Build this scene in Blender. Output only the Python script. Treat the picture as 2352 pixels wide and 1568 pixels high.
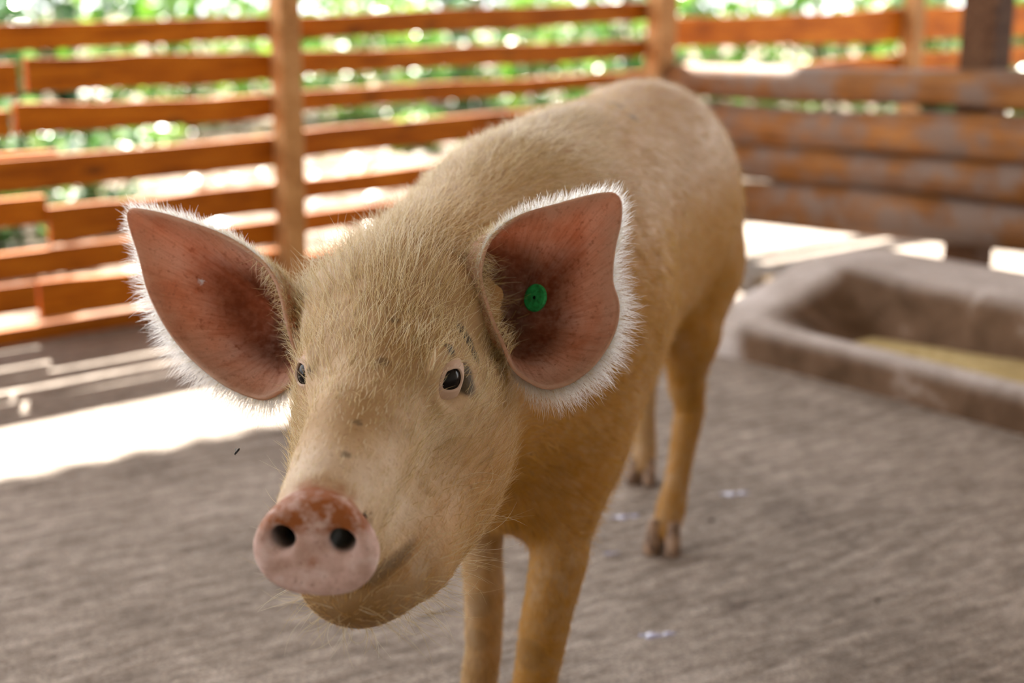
import bpy, math, random
import numpy as np
from mathutils import Vector, Matrix

for o in list(bpy.data.objects):
    bpy.data.objects.remove(o)
scene = bpy.context.scene
COL = scene.collection
RNG = np.random.default_rng(7)
random.seed(7)

# ------------------------------------------------------------------ camera
cam_d = bpy.data.cameras.new('camera')
cam = bpy.data.objects.new('camera', cam_d)
COL.objects.link(cam)
cam.location = (0, 0, 0.9)
cam.rotation_euler = (math.radians(90 - 13.9), 0, 0)
cam_d.lens = 50.0
cam_d.sensor_width = 36.0
cam_d.clip_start = 0.05
cam_d.dof.use_dof = True
cam_d.dof.focus_distance = 1.30
cam_d.dof.aperture_fstop = 3.1
scene.camera = cam

# ------------------------------------------------------------------ sky, sun, exposure
world = bpy.data.worlds.new('sky')
scene.world = world
world.use_nodes = True
wn = world.node_tree.nodes['Background']
wn.inputs['Color'].default_value = (0.96, 0.98, 1.0, 1)
wn.inputs['Strength'].default_value = 1.85

FA0 = np.array([-1.3224, 3.5618])          # point on the foot of the plank fence
FU = np.array([0.7547, 0.6561])            # along the plank fence
FN = np.array([0.6561, -0.7547])           # into the pen
sun_d = bpy.data.lights.new('sun', 'SUN')
sun_d.energy = 13.5
sun_d.angle = math.radians(0.53)
sun_d.color = (1.0, 0.94, 0.84)
sun = bpy.data.objects.new('sun', sun_d)
COL.objects.link(sun)
sun_dir = Vector((FN[0] - 0.5 * FU[0], FN[1] - 0.5 * FU[1], -1.2)).normalized()      # direction the light travels
sun.rotation_euler = sun_dir.to_track_quat('-Z', 'Y').to_euler()
sun.location = (-4, 8, 8)

vs = scene.view_settings
vs.view_transform = 'Standard'
vs.look = 'None'
vs.gamma = 1.0
vs.exposure = 1.36
vs.use_curve_mapping = False
cy = scene.cycles
cy.use_light_tree = False
cy.max_bounces = 6; cy.diffuse_bounces = 3; cy.glossy_bounces = 2; cy.transmission_bounces = 4; cy.transparent_max_bounces = 4
cy.caustics_reflective = False; cy.caustics_refractive = False

# ------------------------------------------------------------------ helpers
def link(o, parent=None):
    COL.objects.link(o)
    if parent is not None:
        o.parent = parent
    return o

def mesh_obj(name, V, F, mat=None, parent=None, smooth=False):
    me = bpy.data.meshes.new(name)
    me.from_pydata([tuple(map(float, v)) for v in V], [], [tuple(int(i) for i in f) for f in F])
    if smooth:
        me.polygons.foreach_set('use_smooth', [True] * len(me.polygons))
    me.update()
    if mat:
        me.materials.append(mat)
    return link(bpy.data.objects.new(name, me), parent)

def empty(name, loc=(0, 0, 0)):
    o = bpy.data.objects.new(name, None)
    o.empty_display_size = 0.1
    o.location = loc
    COL.objects.link(o)
    return o

def tag(o, label=None, category=None, group=None, kind=None):
    if label: o['label'] = label
    if category: o['category'] = category
    if group: o['group'] = group
    if kind: o['kind'] = kind
    return o

def fence_pt(t, w, z):
    p = FA0 + FU * t + FN * w
    return np.array([p[0], p[1], z])

def tube(path, radii, n=10, cap=True):
    """vertices and faces of a tube through a list of points"""
    P = [np.asarray(p, float) for p in path]
    V, Fc = [], []
    ref = np.array([0.123, 0.31, 0.94])
    for i, p in enumerate(P):
        d = P[min(i + 1, len(P) - 1)] - P[max(i - 1, 0)]
        d = d / np.linalg.norm(d)
        a = np.cross(d, ref); a /= np.linalg.norm(a)
        b = np.cross(d, a)
        for k in range(n):
            th = 2 * math.pi * k / n
            V.append(p + radii[i] * (math.cos(th) * a + math.sin(th) * b))
    for i in range(len(P) - 1):
        for k in range(n):
            k2 = (k + 1) % n
            Fc.append((i * n + k, i * n + k2, (i + 1) * n + k2, (i + 1) * n + k))
    if cap:
        Fc.append(tuple(range(n))[::-1])
        Fc.append(tuple((len(P) - 1) * n + k for k in range(n)))
    return V, Fc

# ------------------------------------------------------------------ materials
class NT:
    def __init__(self, name):
        self.m = bpy.data.materials.new(name)
        self.m.use_nodes = True
        self.t = self.m.node_tree
        self.t.nodes.clear()
        self.out = self.t.nodes.new('ShaderNodeOutputMaterial')
    def n(self, typ, **kw):
        nd = self.t.nodes.new(typ)
        for k, v in kw.items():
            if k in nd.inputs.keys() and not hasattr(nd, k):
                self.set(nd, k, v)
            else:
                setattr(nd, k, v)
        return nd
    def set(self, nd, sock, v):
        s = nd.inputs[sock]
        if isinstance(v, bpy.types.NodeSocket):
            self.t.links.new(v, s)
        elif isinstance(v, bpy.types.Node):
            self.t.links.new(v.outputs[0], s)
        else:
            s.default_value = v
    def coord(self, kind='Object', scale=(1, 1, 1), rot=(0, 0, 0)):
        c = self.n('ShaderNodeTexCoord')
        m0 = self.n('ShaderNodeMapping')
        self.set(m0, 'Vector', c.outputs[kind]); self.set(m0, 'Rotation', rot)
        mp = self.n('ShaderNodeMapping')
        self.set(mp, 'Vector', m0.outputs[0]); self.set(mp, 'Scale', scale)
        return mp.outputs[0]
    def noise(self, vec, scale, detail=4, rough=0.55, dist=0.0):
        nd = self.n('ShaderNodeTexNoise')
        self.set(nd, 'Vector', vec); self.set(nd, 'Scale', scale); self.set(nd, 'Detail', detail)
        self.set(nd, 'Roughness', rough); self.set(nd, 'Distortion', dist)
        return nd.outputs['Fac']
    def ramp(self, fac, stops):
        nd = self.n('ShaderNodeValToRGB')
        el = nd.color_ramp.elements
        while len(el) < len(stops): el.new(0.5)
        for e, (p, c) in zip(el, stops):
            e.position = p
            e.color = (c, c, c, 1) if isinstance(c, (int, float)) else (*c, 1)
        self.set(nd, 'Fac', fac)
        return nd.outputs['Color']
    def mix(self, fac, a, b, mode='MIX'):
        nd = self.n('ShaderNodeMix'); nd.data_type = 'RGBA'; nd.blend_type = mode
        def put(s, v):
            if isinstance(v, bpy.types.NodeSocket): self.t.links.new(v, s)
            elif isinstance(v, (int, float)): s.default_value = v
            else: s.default_value = (*v, 1) if len(v) == 3 else v
        put(nd.inputs[0], fac); put(nd.inputs[6], a); put(nd.inputs[7], b)
        return nd.outputs[2]
    def math(self, op, a, b=0.0, clamp=False):
        nd = self.n('ShaderNodeMath'); nd.operation = op; nd.use_clamp = clamp
        self.set(nd, 0, a); self.set(nd, 1, b)
        return nd.outputs[0]
    def attr(self, name):
        nd = self.n('ShaderNodeAttribute'); nd.attribute_name = name
        return nd.outputs['Fac']
    def bump(self, h, strength=0.5, dist=0.01):
        nd = self.n('ShaderNodeBump')
        self.set(nd, 'Height', h); self.set(nd, 'Strength', strength); self.set(nd, 'Distance', dist)
        return nd.outputs[0]
    def principled(self, color, rough=0.7, normal=None, spec=0.3, **kw):
        nd = self.n('ShaderNodeBsdfPrincipled')
        self.set(nd, 'Base Color', color if isinstance(color, bpy.types.NodeSocket) else (*color, 1))
        self.set(nd, 'Roughness', rough)
        self.set(nd, 'Specular IOR Level', spec)
        if normal is not None: self.set(nd, 'Normal', normal)
        for k, v in kw.items(): self.set(nd, k.replace('_', ' '), v)
        return nd.outputs[0]
    def done(self, shader):
        self.t.links.new(shader, self.out.inputs['Surface'])
        return self.m

def simple_mat(name, color, rough=0.7, spec=0.3, **kw):
    t = NT(name)
    return t.done(t.principled(color, rough, spec=spec, **kw))

def mat_concrete(name, dark, mid, light, streak_rot=0.0, streak=(1, 8, 8), bump=0.6):
    t = NT(name)
    v = t.coord('Object')
    vs_ = t.coord('Object', scale=streak, rot=(0, 0, streak_rot))
    big = t.noise(v, 1.6, 5, 0.6)
    med = t.noise(vs_, 9.0, 6, 0.68, 0.3)
    fine = t.noise(v, 220.0, 3, 0.6)
    f = t.math('ADD', t.math('MULTIPLY', big, 0.30), t.math('ADD', t.math('MULTIPLY', med, 0.45), t.math('MULTIPLY', t.noise(v, 38.0, 4, 0.65), 0.25)))
    col = t.ramp(f, [(0.39, dark), (0.5, mid), (0.61, light)])
    col = t.mix(0.6, col, t.ramp(fine, [(0.35, 0.12), (0.65, 0.85)]), 'OVERLAY')
    h = t.math('ADD', t.math('MULTIPLY', med, 1.0), t.math('MULTIPLY', fine, 0.22))
    return t.done(t.principled(col, 0.75, t.bump(h, bump, 0.02), spec=0.35))

def mat_wood(name, dark, mid, light, knots=True, grey=None):
    t = NT(name)
    info = t.n('ShaderNodeObjectInfo')
    c = t.n('ShaderNodeTexCoord')
    add = t.n('ShaderNodeVectorMath'); add.operation = 'ADD'
    t.set(add, 0, c.outputs['Object'])
    off = t.n('ShaderNodeCombineXYZ')
    t.set(off, 'X', t.math('MULTIPLY', info.outputs['Random'], 37.0)); t.set(off, 'Z', t.math('MULTIPLY', info.outputs['Random'], 11.0))
    t.set(add, 1, off.outputs[0])
    mp = t.n('ShaderNodeMapping'); t.set(mp, 'Vector', add.outputs[0]); t.set(mp, 'Scale', (1.2, 20, 20))
    grain = t.noise(mp.outputs[0], 3.0, 6, 0.62, 0.6)
    mp2 = t.n('ShaderNodeMapping'); t.set(mp2, 'Vector', add.outputs[0]); t.set(mp2, 'Scale', (3.5, 9, 9))
    blot = t.noise(mp2.outputs[0], 1.6, 4, 0.55)
    col = t.ramp(t.math('ADD', t.math('MULTIPLY', grain, 0.6), t.math('MULTIPLY', blot, 0.4)),
                 [(0.34, dark), (0.5, mid), (0.68, light)])
    if knots:
        kn = t.n('ShaderNodeTexVoronoi'); t.set(kn, 'Vector', mp2.outputs[0]); t.set(kn, 'Scale', 1.1)
        k = t.ramp(kn.outputs['Distance'], [(0.06, 1.0), (0.17, 0.0)])
        col = t.mix(t.math('MULTIPLY', k, 0.65), col, (0.085, 0.028, 0.008))
    tint = t.ramp(info.outputs['Random'], [(0.0, 0.78), (1.0, 1.12)])
    col = t.mix(1.0, col, tint, 'MULTIPLY')
    if grey is not None:
        g = t.noise(add.outputs[0], 7.0, 5, 0.6)
        col = t.mix(t.ramp(g, [(0.42, 0.0), (0.60, 0.85)]), col, grey)
    return t.done(t.principled(col, 0.62, t.bump(grain, 0.35, 0.01), spec=0.12))

M_floor = mat_concrete('pen_concrete', (0.16, 0.12, 0.092), (0.36, 0.295, 0.245), (0.58, 0.50, 0.43), math.radians(-33), (1, 4.5, 4.5), 1.0)
def mat_trough():
    t = NT('trough_concrete')
    v = t.coord('Object')
    a = t.noise(v, 6.0, 6, 0.65, 0.4); b = t.noise(v, 60.0, 4, 0.6)
    lit_rim = t.ramp(t.math('ADD', t.math('MULTIPLY', a, 0.6), t.math('MULTIPLY', b, 0.4)), [(0.38, (0.44, 0.38, 0.34)), (0.55, (0.64, 0.58, 0.55)), (0.66, (0.76, 0.70, 0.68))])
    dirt_shade = t.ramp(a, [(0.36, (0.085, 0.045, 0.02)), (0.56, (0.17, 0.10, 0.058)), (0.70, (0.36, 0.28, 0.23))])  # basin dirt, also the painted shade of the front face
    col = t.mix(t.attr('stain_shade'), lit_rim, dirt_shade)
    return t.done(t.principled(col, 0.8, t.bump(b, 0.5, 0.012), spec=0.25))
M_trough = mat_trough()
M_plank = mat_wood('orange_plank', (0.20, 0.045, 0.003), (0.47, 0.130, 0.005), (0.62, 0.215, 0.014))
M_post = mat_wood('post_wood', (0.28, 0.125, 0.040), (0.48, 0.25, 0.095), (0.60, 0.36, 0.17), False)
M_log = mat_wood('weathered_log', (0.13, 0.048, 0.012), (0.27, 0.11, 0.030), (0.42, 0.19, 0.06), False, (0.20, 0.15, 0.125))
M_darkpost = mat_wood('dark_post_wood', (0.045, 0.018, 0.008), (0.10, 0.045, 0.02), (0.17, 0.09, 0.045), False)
M_tin = simple_mat('roof_tin', (0.42, 0.36, 0.31), 0.5, 0.4)

def mat_earth():
    t = NT('sunlit_earth')
    v = t.coord('Object')
    a = t.noise(v, 0.9, 6, 0.65); b = t.noise(v, 9.0, 4, 0.6)
    col = t.ramp(t.math('ADD', t.math('MULTIPLY', a, 0.6), t.math('MULTIPLY', b, 0.4)),
                 [(0.40, (0.06, 0.04, 0.022)), (0.5, (0.14, 0.095, 0.065)), (0.60, (0.29, 0.225, 0.17))])
    return t.done(t.principled(col, 0.85, t.bump(b, 0.8, 0.05), spec=0.2))
M_earth = mat_earth()

def mat_leaf(name, c0, c1, c2):
    t = NT(name)
    info = t.n('ShaderNodeObjectInfo')
    r = t.attr('leaf_tone')
    col = t.ramp(r, [(0.0, c0), (0.55, c1), (1.0, c2)])
    p = t.principled(col, 0.32, spec=0.5)
    tr = t.n('ShaderNodeBsdfTranslucent')
    t.set(tr, 'Color', t.mix(1.0, col, (1.0, 1.12, 0.65), 'MULTIPLY'))
    mx = t.n('ShaderNodeMixShader'); t.set(mx, 'Fac', 0.35)
    t.t.links.new(p, mx.inputs[1]); t.t.links.new(tr.outputs[0], mx.inputs[2])
    return t.done(mx.outputs[0])
M_leaf_a = mat_leaf('fresh_leaf', (0.035, 0.11, 0.02), (0.13, 0.29, 0.035), (0.34, 0.47, 0.12))
M_leaf_b = mat_leaf('dark_leaf', (0.015, 0.06, 0.025), (0.06, 0.16, 0.05), (0.22, 0.33, 0.16))
M_litter = mat_leaf('dry_leaf', (0.10, 0.06, 0.03), (0.24, 0.165, 0.10), (0.44, 0.36, 0.27))
M_stem = simple_mat('stem_bark', (0.14, 0.095, 0.06), 0.8)

# ------------------------------------------------------------------ setting: floor, ground, roof
def slab(name, quad, z0, z1, mat):
    V = [(x, y, z0) for x, y in quad] + [(x, y, z1) for x, y in quad]
    n = len(quad)
    Fc = [tuple(range(n))[::-1], tuple(range(n, 2 * n))] + [(i, (i + 1) % n, n + (i + 1) % n, n + i) for i in range(n)]
    return mesh_obj(name, V, Fc, mat)

q = [tuple(fence_pt(t, w, 0)[:2]) for t, w in [(-4.0, -0.06), (-4.0, 7.6), (9.0, 7.6), (9.0, -0.06)]]
floor = tag(slab('floor', q, -0.12, 0.0, M_floor), 'grey-brown brushed concrete floor of the pig pen', kind='structure')
gx = 60.0
ground = mesh_obj('ground', [(-gx, -gx, -0.04), (gx, -gx, -0.04), (gx, gx, -0.04), (-gx, gx, -0.04)], [(0, 1, 2, 3)], M_earth)
tag(ground, 'sunlit bare earth outside the pig pen', kind='structure')

# corrugated roof: its eave overhangs the plank fence, its shadow edge falls on the pen floor
def corrugated(name, t0, t1, w_eave, z, w_end, rise, mat):
    """the sheets start at the eave w_eave(t) and climb to w_end inside the pen"""
    n = 900
    V, Fc = [], []
    for i in range(n + 1):
        s = i / n
        t = t0 + (t1 - t0) * s; w = w_eave(t)
        wav = 0.016 * math.cos(2 * math.pi * t / 0.13)
        V.append(fence_pt(t, w, z + wav)); V.append(fence_pt(t, w_end, z + wav + rise))
    for i in range(n):
        Fc.append((2 * i, 2 * i + 2, 2 * i + 3, 2 * i + 1))
    o = mesh_obj(name, V, Fc, mat)
    md = o.modifiers.new('sheet', 'SOLIDIFY'); md.thickness = 0.004
    return o
roof = corrugated('ceiling', -3.8, 9.5, lambda t: -2.46 + 0.066 * (t - 2.02), 4.2, 7.0, 0.5, M_tin)
tag(roof, 'corrugated tin roof over the pig pen', kind='structure')

def wall_slab(name, t0, t1, w0, w1, z0, z1, mat):
    V = [fence_pt(t, w, z) for z in (z0, z1) for t, w in ((t0, w0), (t1, w0), (t1, w1), (t0, w1))]
    return mesh_obj(name, V, [(3, 2, 1, 0), (4, 5, 6, 7), (0, 1, 5, 4), (1, 2, 6, 5), (2, 3, 7, 6), (3, 0, 4, 7)], mat)
M_bounce = simple_mat('pale_bounce_wall', (0.80, 0.76, 0.69), 0.85, 0.1)  # pale so the added walls bounce light onto the pig
shade_wall_back = tag(wall_slab('shade_wall_back', -3.75, 9.4, 6.6, 6.75, -0.1, 4.55, M_bounce), 'unseen pale wall added behind the viewer to cut and bounce light', kind='structure')  # unseen wall, added to hold back light from behind the viewer


shade_wall_left = tag(wall_slab('shade_wall_left', -3.75, -3.6, 1.1, 6.6, -0.1, 4.35, M_bounce), 'unseen pale wall added left of the viewer to cut and bounce light', kind='structure')  # unseen wall, added to limit the light from the left

# ------------------------------------------------------------------ plank fence
def board_mesh(length, h0, h1, thick, seg=10, wob=0.003, skew0=0.0, skew1=0.0):
    """local frame: x along the board, y out of the pen, z up (0 = centre line)"""
    V, Fc = [], []
    ph = random.random() * 10
    for i in range(seg + 1):
        s = i / seg
        x = length * s
        h = h0 + (h1 - h0) * s
        a = wob * (math.sin(5 * s + ph) + 0.6 * math.sin(13 * s + 2 * ph)); b = wob * (math.sin(6 * s + 3 * ph) + 0.6 * math.sin(15 * s + ph))
        V += [(x, 0, -h / 2 + a), (x, thick, -h / 2 + a), (x, thick, h / 2 + b), (x, 0, h / 2 + b)]
    for i in range(seg):
        for k in range(4):
            k2 = (k + 1) % 4
            Fc.append((4 * i + k, 4 * i + k2, 4 * i + 4 + k2, 4 * i + 4 + k))
    Fc.append((3, 2, 1, 0)); e = 4 * seg
    Fc.append((e, e + 1, e + 2, e + 3))
    return V, Fc

def place_board(parent, t0, t1, top0, bot0, top1, bot1, w=0.0, thick=0.024, mat=None, name='board'):
    """heights are given at the two ends"""
    a = fence_pt(t0, w, (top0 + bot0) / 2); b = fence_pt(t1, w, (top1 + bot1) / 2)
    d = b - a; L = float(np.linalg.norm(d)); x = d / L
    y = np.array([-FN[0], -FN[1], 0.0]); z = np.cross(x, y); z /= np.linalg.norm(z)
    V, Fc = board_mesh(L, top0 - bot0, top1 - bot1, thick)
    o = mesh_obj(name, V, Fc, mat or M_plank, parent)
    o.matrix_local = Matrix(((x[0], y[0], z[0], a[0]), (x[1], y[1], z[1], a[1]), (x[2], y[2], z[2], a[2]), (0, 0, 0, 1)))
    return o

def square_post(parent, t, w0, w1, width, z1, mat, lean=0.0, name='post'):
    V, Fc = [], []
    n = 6
    for i in range(n + 1):
        z = -0.05 + (z1 + 0.05) * i / n
        jt = lean * z + 0.002 * math.sin(i * 2.1)
        for (dt, w) in ((-width / 2, w0), (width / 2, w0), (width / 2, w1), (-width / 2, w1)):
            V.append(fence_pt(t + dt + jt, w, z))
    for i in range(n):
        for k in range(4):
            k2 = (k + 1) % 4
            Fc.append((4 * i + k, 4 * i + k2, 4 * i + 4 + k2, 4 * i + 4 + k))
    Fc.append((3, 2, 1, 0)); Fc.append(tuple(4 * n + k for k in range(4)))
    Fc = [f[::-1] for f in Fc]
    o = mesh_obj(name, V, Fc, mat, parent)
    return o

fence = empty('plank_fence')
tag(fence, 'orange horizontal plank fence along the back left of the pen', 'fence')
rowsA = [  # t0, t1, top0, bot0, top1, bot1, w
    (-3.55, 0.90, 0.745, 0.690, 0.828, 0.763, 0),
    (0.130, 0.90, 0.733, 0.645, 0.725, 0.651, 0), (-3.55, 0.106, 0.735, 0.655, 0.719, 0.640, 0),
    (0.092, 0.90, 0.617, 0.539, 0.603, 0.544, 0), (-3.55, 0.075, 0.620, 0.560, 0.603, 0.543, 0),
    (-3.55, 0.90, 0.445, 0.435, 0.493, 0.398, 0), (-3.55, 0.205, 0.520, 0.465, 0.489, 0.440, -0.026),
    (0.160, 0.90, 0.350, 0.256, 0.352, 0.272, 0), (-3.55, 0.158, 0.395, 0.325, 0.377, 0.310, -0.01),
    (-3.55, 0.90, 0.248, 0.165, 0.246, 0.172, 0),
    (0.118, 0.90, 0.154, 0.056, 0.152, 0.056, 0), (-3.55, 0.110, 0.160, 0.090, 0.156, 0.085, 0),
    (-3.55, 0.90, 0.056, 0.003, 0.048, 0.000, 0)]
rowsA[5] = (-3.55, 0.90, 0.440, 0.385, 0.493, 0.400, 0)
rowsB = [
    (0.88, 2.46, 0.821, 0.760, 0.864, 0.795, 0), (0.88, 2.46, 0.728, 0.658, 0.723, 0.671, 0),
    (0.88, 2.44, 0.610, 0.556, 0.620, 0.575, 0), (0.88, 2.46, 0.496, 0.418, 0.522, 0.440, 0),
    (0.88, 2.46, 0.357, 0.297, 0.374, 0.310, 0), (0.88, 2.46, 0.258, 0.200, 0.262, 0.200, 0),
    (0.88, 2.46, 0.135, 0.062, 0.140, 0.066, 0), (0.88, 2.46, 0.036, 0.000, 0.034, 0.000, 0)]
for r in rowsA + rowsB:
    place_board(fence, *r[:6], w=r[6])
square_post(fence, 0.868, 0.002, 0.062, 0.066, 4.3, M_post, 0.008)
square_post(fence, 2.395, 0.002, 0.07, 0.085, 4.3, M_post, 0.03)
square_post(fence, -1.10, 0.002, 0.07, 0.075, 4.3, M_post)
square_post(fence, -3.10, 0.002, 0.07, 0.075, 4.3, M_post)

fence2 = empty('plank_fence')
tag(fence2, 'short stretch of orange planks seen above the log rails at upper right', 'fence')
for r in [(2.50, 3.93, 0.794, 0.695, 0.822, 0.687, 0), (3.93, 6.2, 0.824, 0.690, 0.845, 0.690, 0),
          (2.50, 3.93, 0.600, 0.520, 0.630, 0.545, 0), (3.93, 6.2, 0.640, 0.56, 0.632, 0.54, 0)]:
    place_board(fence2, *r[:6], w=r[6])
square_post(fence2, 3.97, 0.002, 0.06, 0.075, 2.05, M_post)
square_post(fence2, 6.0, 0.002, 0.06, 0.075, 2.05, M_post)

# ------------------------------------------------------------------ log rail divider on the right
DC = np.array([0.5334, 5.1751]); DD = np.array([0.6334, -0.7738]); DM = np.array([0.7738, 0.6334])   # corner, towards camera, away from pen
def div_pt(s, m, z):
    p = DC + DD * s + DM * m
    return np.array([p[0], p[1], z])

logs = empty('log_rail_fence')
tag(logs, 'weathered split log rail divider on the right of the pen', 'fence')
def log_rail(s0, s1, z0, z1, h0, h1, depth, seed, flat=0.5):
    """bark edged slab: rounded towards the pen, flat at the back"""
    rs = np.random.RandomState(seed)
    seg, n = 22, 12
    pa = rs.rand(6) * 6.28
    V, Fc = [], []
    L = s1 - s0
    for i in range(seg + 1):
        u = i / seg
        h = (h0 + (h1 - h0) * u) * (1 + 0.07 * math.sin(7 * u + pa[0]) + 0.05 * math.sin(19 * u + pa[1]))
        zc = 0.007 * math.sin(5 * u + pa[2]) + 0.004 * math.sin(14 * u + pa[3])
        for k in range(n):
            th = 2 * math.pi * k / n
            y = -math.cos(th); z = math.sin(th)
            y = math.copysign(abs(y) ** 0.8, y) * (1.0 if y < 0 else flat)
            z = math.copysign(abs(z) ** 0.75, z)
            jit = 1 + 0.05 * math.sin(3 * th + 6 * u + pa[4])
            V.append((L * u, y * depth * jit, z * h / 2 * jit + zc))
    for i in range(seg):
        for k in range(n):
            k2 = (k + 1) % n
            Fc.append((i * n + k, i * n + k2, (i + 1) * n + k2, (i + 1) * n + k))
    Fc.append(tuple(range(n))[::-1]); Fc.append(tuple(seg * n + k for k in range(n)))
    o = mesh_obj('rail', V, Fc, M_log, logs, True)
    a = div_pt(s0, 0, z0); b = div_pt(s1, 0, z1)
    x = (b - a) / np.linalg.norm(b - a); y = np.array([DM[0], DM[1], 0.0]); z = np.cross(x, y)
    o.matrix_local = Matrix(((x[0], y[0], z[0], a[0]), (x[1], y[1], z[1], a[1]), (x[2], y[2], z[2], a[2]), (0, 0, 0, 1)))
    return o
log_rail(0.078, 3.2, 0.588, 0.642, 0.116, 0.124, 0.062, 1)
log_rail(0.078, 3.2, 0.452, 0.540, 0.134, 0.140, 0.068, 2)
log_rail(0.078, 3.2, 0.326, 0.416, 0.128, 0.128, 0.064, 3)
log_rail(0.078, 3.2, 0.178, 0.305, 0.140, 0.146, 0.068, 4)
def div_post(s, m0, m1, width, z1, mat, lean=0.0):
    V, Fc = [], []
    n = 8
    for i in range(n + 1):
        z = -0.05 + (z1 + 0.05) * i / n
        j = lean * z + 0.004 * math.sin(i * 1.7)
        for (ds, m) in ((-width / 2, m0), (width / 2, m0), (width / 2, m1), (-width / 2, m1)):
            V.append(div_pt(s + ds + j, m, z))
    for i in range(n):
        for k in range(4):
            k2 = (k + 1) % 4
            Fc.append((4 * i + k, 4 * i + 4 + k, 4 * i + 4 + k2, 4 * i + k2))
    Fc.append((0, 1, 2, 3)); Fc.append(tuple(4 * n + k for k in (3, 2, 1, 0)))
    return mesh_obj('post', V, Fc, mat, logs)
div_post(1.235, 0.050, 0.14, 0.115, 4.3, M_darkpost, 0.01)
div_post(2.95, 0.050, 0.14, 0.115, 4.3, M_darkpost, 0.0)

# ------------------------------------------------------------------ concrete feed trough
TO = np.array([0.5143, 3.5075])
def tr_pt(s, w, z):
    p = TO + DD * s + DM * w
    return np.array([p[0], p[1], z])
def build_trough():
    # profile across w at each station s; stations bend the left end into a wall
    def outer(s, w): return tr_pt(s, w, 0)
    SE = 2.4
    # grid of control heights: (w, z) profile inside the basin
    prof = [(0.0, -0.02), (0.004, 0.070), (0.016, 0.090), (0.070, 0.092), (0.085, 0.080), (0.15, 0.030), (0.34, 0.022),
            (0.375, 0.060), (0.385, 0.165), (0.41, 0.192), (0.55, 0.200), (0.70, 0.196), (0.74, 0.17), (0.75, -0.02)]
    rim = [(0.0, -0.02), (0.004, 0.070), (0.016, 0.090), (0.070, 0.094), (0.085, 0.098), (0.15, 0.115), (0.34, 0.165),
           (0.375, 0.175), (0.385, 0.182), (0.41, 0.192), (0.55, 0.200), (0.70, 0.196), (0.74, 0.17), (0.75, -0.02)]
    low = [(w, -0.02) for w, _ in prof]
    stations = [(-0.13, 0.0, 'low'), (-0.12, 0.6, 'rim'), (-0.10, 1.0, 'rim'), (0.055, 1.0, 'rim'), (0.085, 0.2, 'mix'), (0.20, 0.75, 'mix'), (0.25, 1.0, 'mix'), (0.30, 1.0, 'in')]
    ss = []
    for s, f, kind in stations:
        if kind == 'low': pr = low
        elif kind == 'rim': pr = [(w, -0.02 + (z + 0.02) * f) for w, z in rim]
        elif kind == 'mix': pr = [(w, zr + (zi - zr) * f) for (w, zr), (_, zi) in zip(rim, prof)]
        else: pr = prof
        ss.append((s, pr))
    k = 16
    for i in range(1, k + 1): ss.append((0.30 + (SE - 0.30) * i / k, prof))
    ss.append((SE + 0.01, rim)); ss.append((SE + 0.10, rim)); ss.append((SE + 0.12, low))
    rs = np.random.RandomState(3)
    V, Fc = [], []
    n = len(prof)
    for s, pr in ss:
        for j, (w, z) in enumerate(pr):
            jz = 0.003 * (rs.rand() - .5) if z > 0.0 else 0
            V.append(tr_pt(s + 0.01 * math.sin(9 * w), w + 0.008 * math.sin(5 * s + 2 * w), z + jz))
    for i in range(len(ss) - 1):
        for j in range(n - 1):
            Fc.append((i * n + j, (i + 1) * n + j, (i + 1) * n + j + 1, i * n + j + 1))
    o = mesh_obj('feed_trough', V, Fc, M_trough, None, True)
    st_w = [1.0, 1.0, 0.25, 0.0, 0.35, 1.0, 1.0, 1.0, 1.0, 0.25, 0.0, 0.1, 0.6, 1.0]  # dirt in the basin; shaded front face and bright rims painted in
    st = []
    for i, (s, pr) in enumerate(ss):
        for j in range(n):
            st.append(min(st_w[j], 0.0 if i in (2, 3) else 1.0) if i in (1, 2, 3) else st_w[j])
    o.data.attributes.new('stain_shade', 'FLOAT', 'POINT').data.foreach_set('value', st)
    md = o.modifiers.new('round', 'SUBSURF'); md.levels = 2; md.render_levels = 2
    return o
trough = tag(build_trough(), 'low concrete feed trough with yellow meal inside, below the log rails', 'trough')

def build_feed():
    t = NT('feed_meal')
    v = t.coord('Object'); a = t.noise(v, 35, 5, 0.7); b = t.noise(v, 240, 2, 0.6)
    col = t.ramp(t.math('ADD', t.math('MULTIPLY', a, 0.6), t.math('MULTIPLY', b, 0.4)), [(0.35, (0.36, 0.25, 0.10)), (0.55, (0.62, 0.49, 0.24)), (0.7, (0.78, 0.68, 0.42))])
    m = t.done(t.principled(col, 0.9, t.bump(b, 0.8, 0.006), spec=0.1))
    ns, nw = 60, 22
    rs = np.random.RandomState(5)
    V, Fc = [], []
    for i in range(ns):
        s = 0.22 + 2.19 * i / (ns - 1)
        amt = 0.022 + 0.030 * min(1, max(0, (s - 0.30) / 0.35))
        for j in range(nw):
            u = j / (nw - 1); w = 0.085 + 0.295 * u
            z = amt + 0.014 * math.sin(math.pi * u) + 0.008 * math.sin(7 * s + 3 * u) * math.sin(5 * u + 2 * s) + 0.002 * rs.rand()
            V.append(tr_pt(s, w, z))
    for i in range(ns - 1):
        for j in range(nw - 1):
            Fc.append((i * nw + j, (i + 1) * nw + j, (i + 1) * nw + j + 1, i * nw + j + 1))
    return mesh_obj('feed_meal', V, Fc, m, None, True)
tag(build_feed(), 'yellowish ground meal lying in the concrete trough', 'animal feed', kind='stuff')

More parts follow.
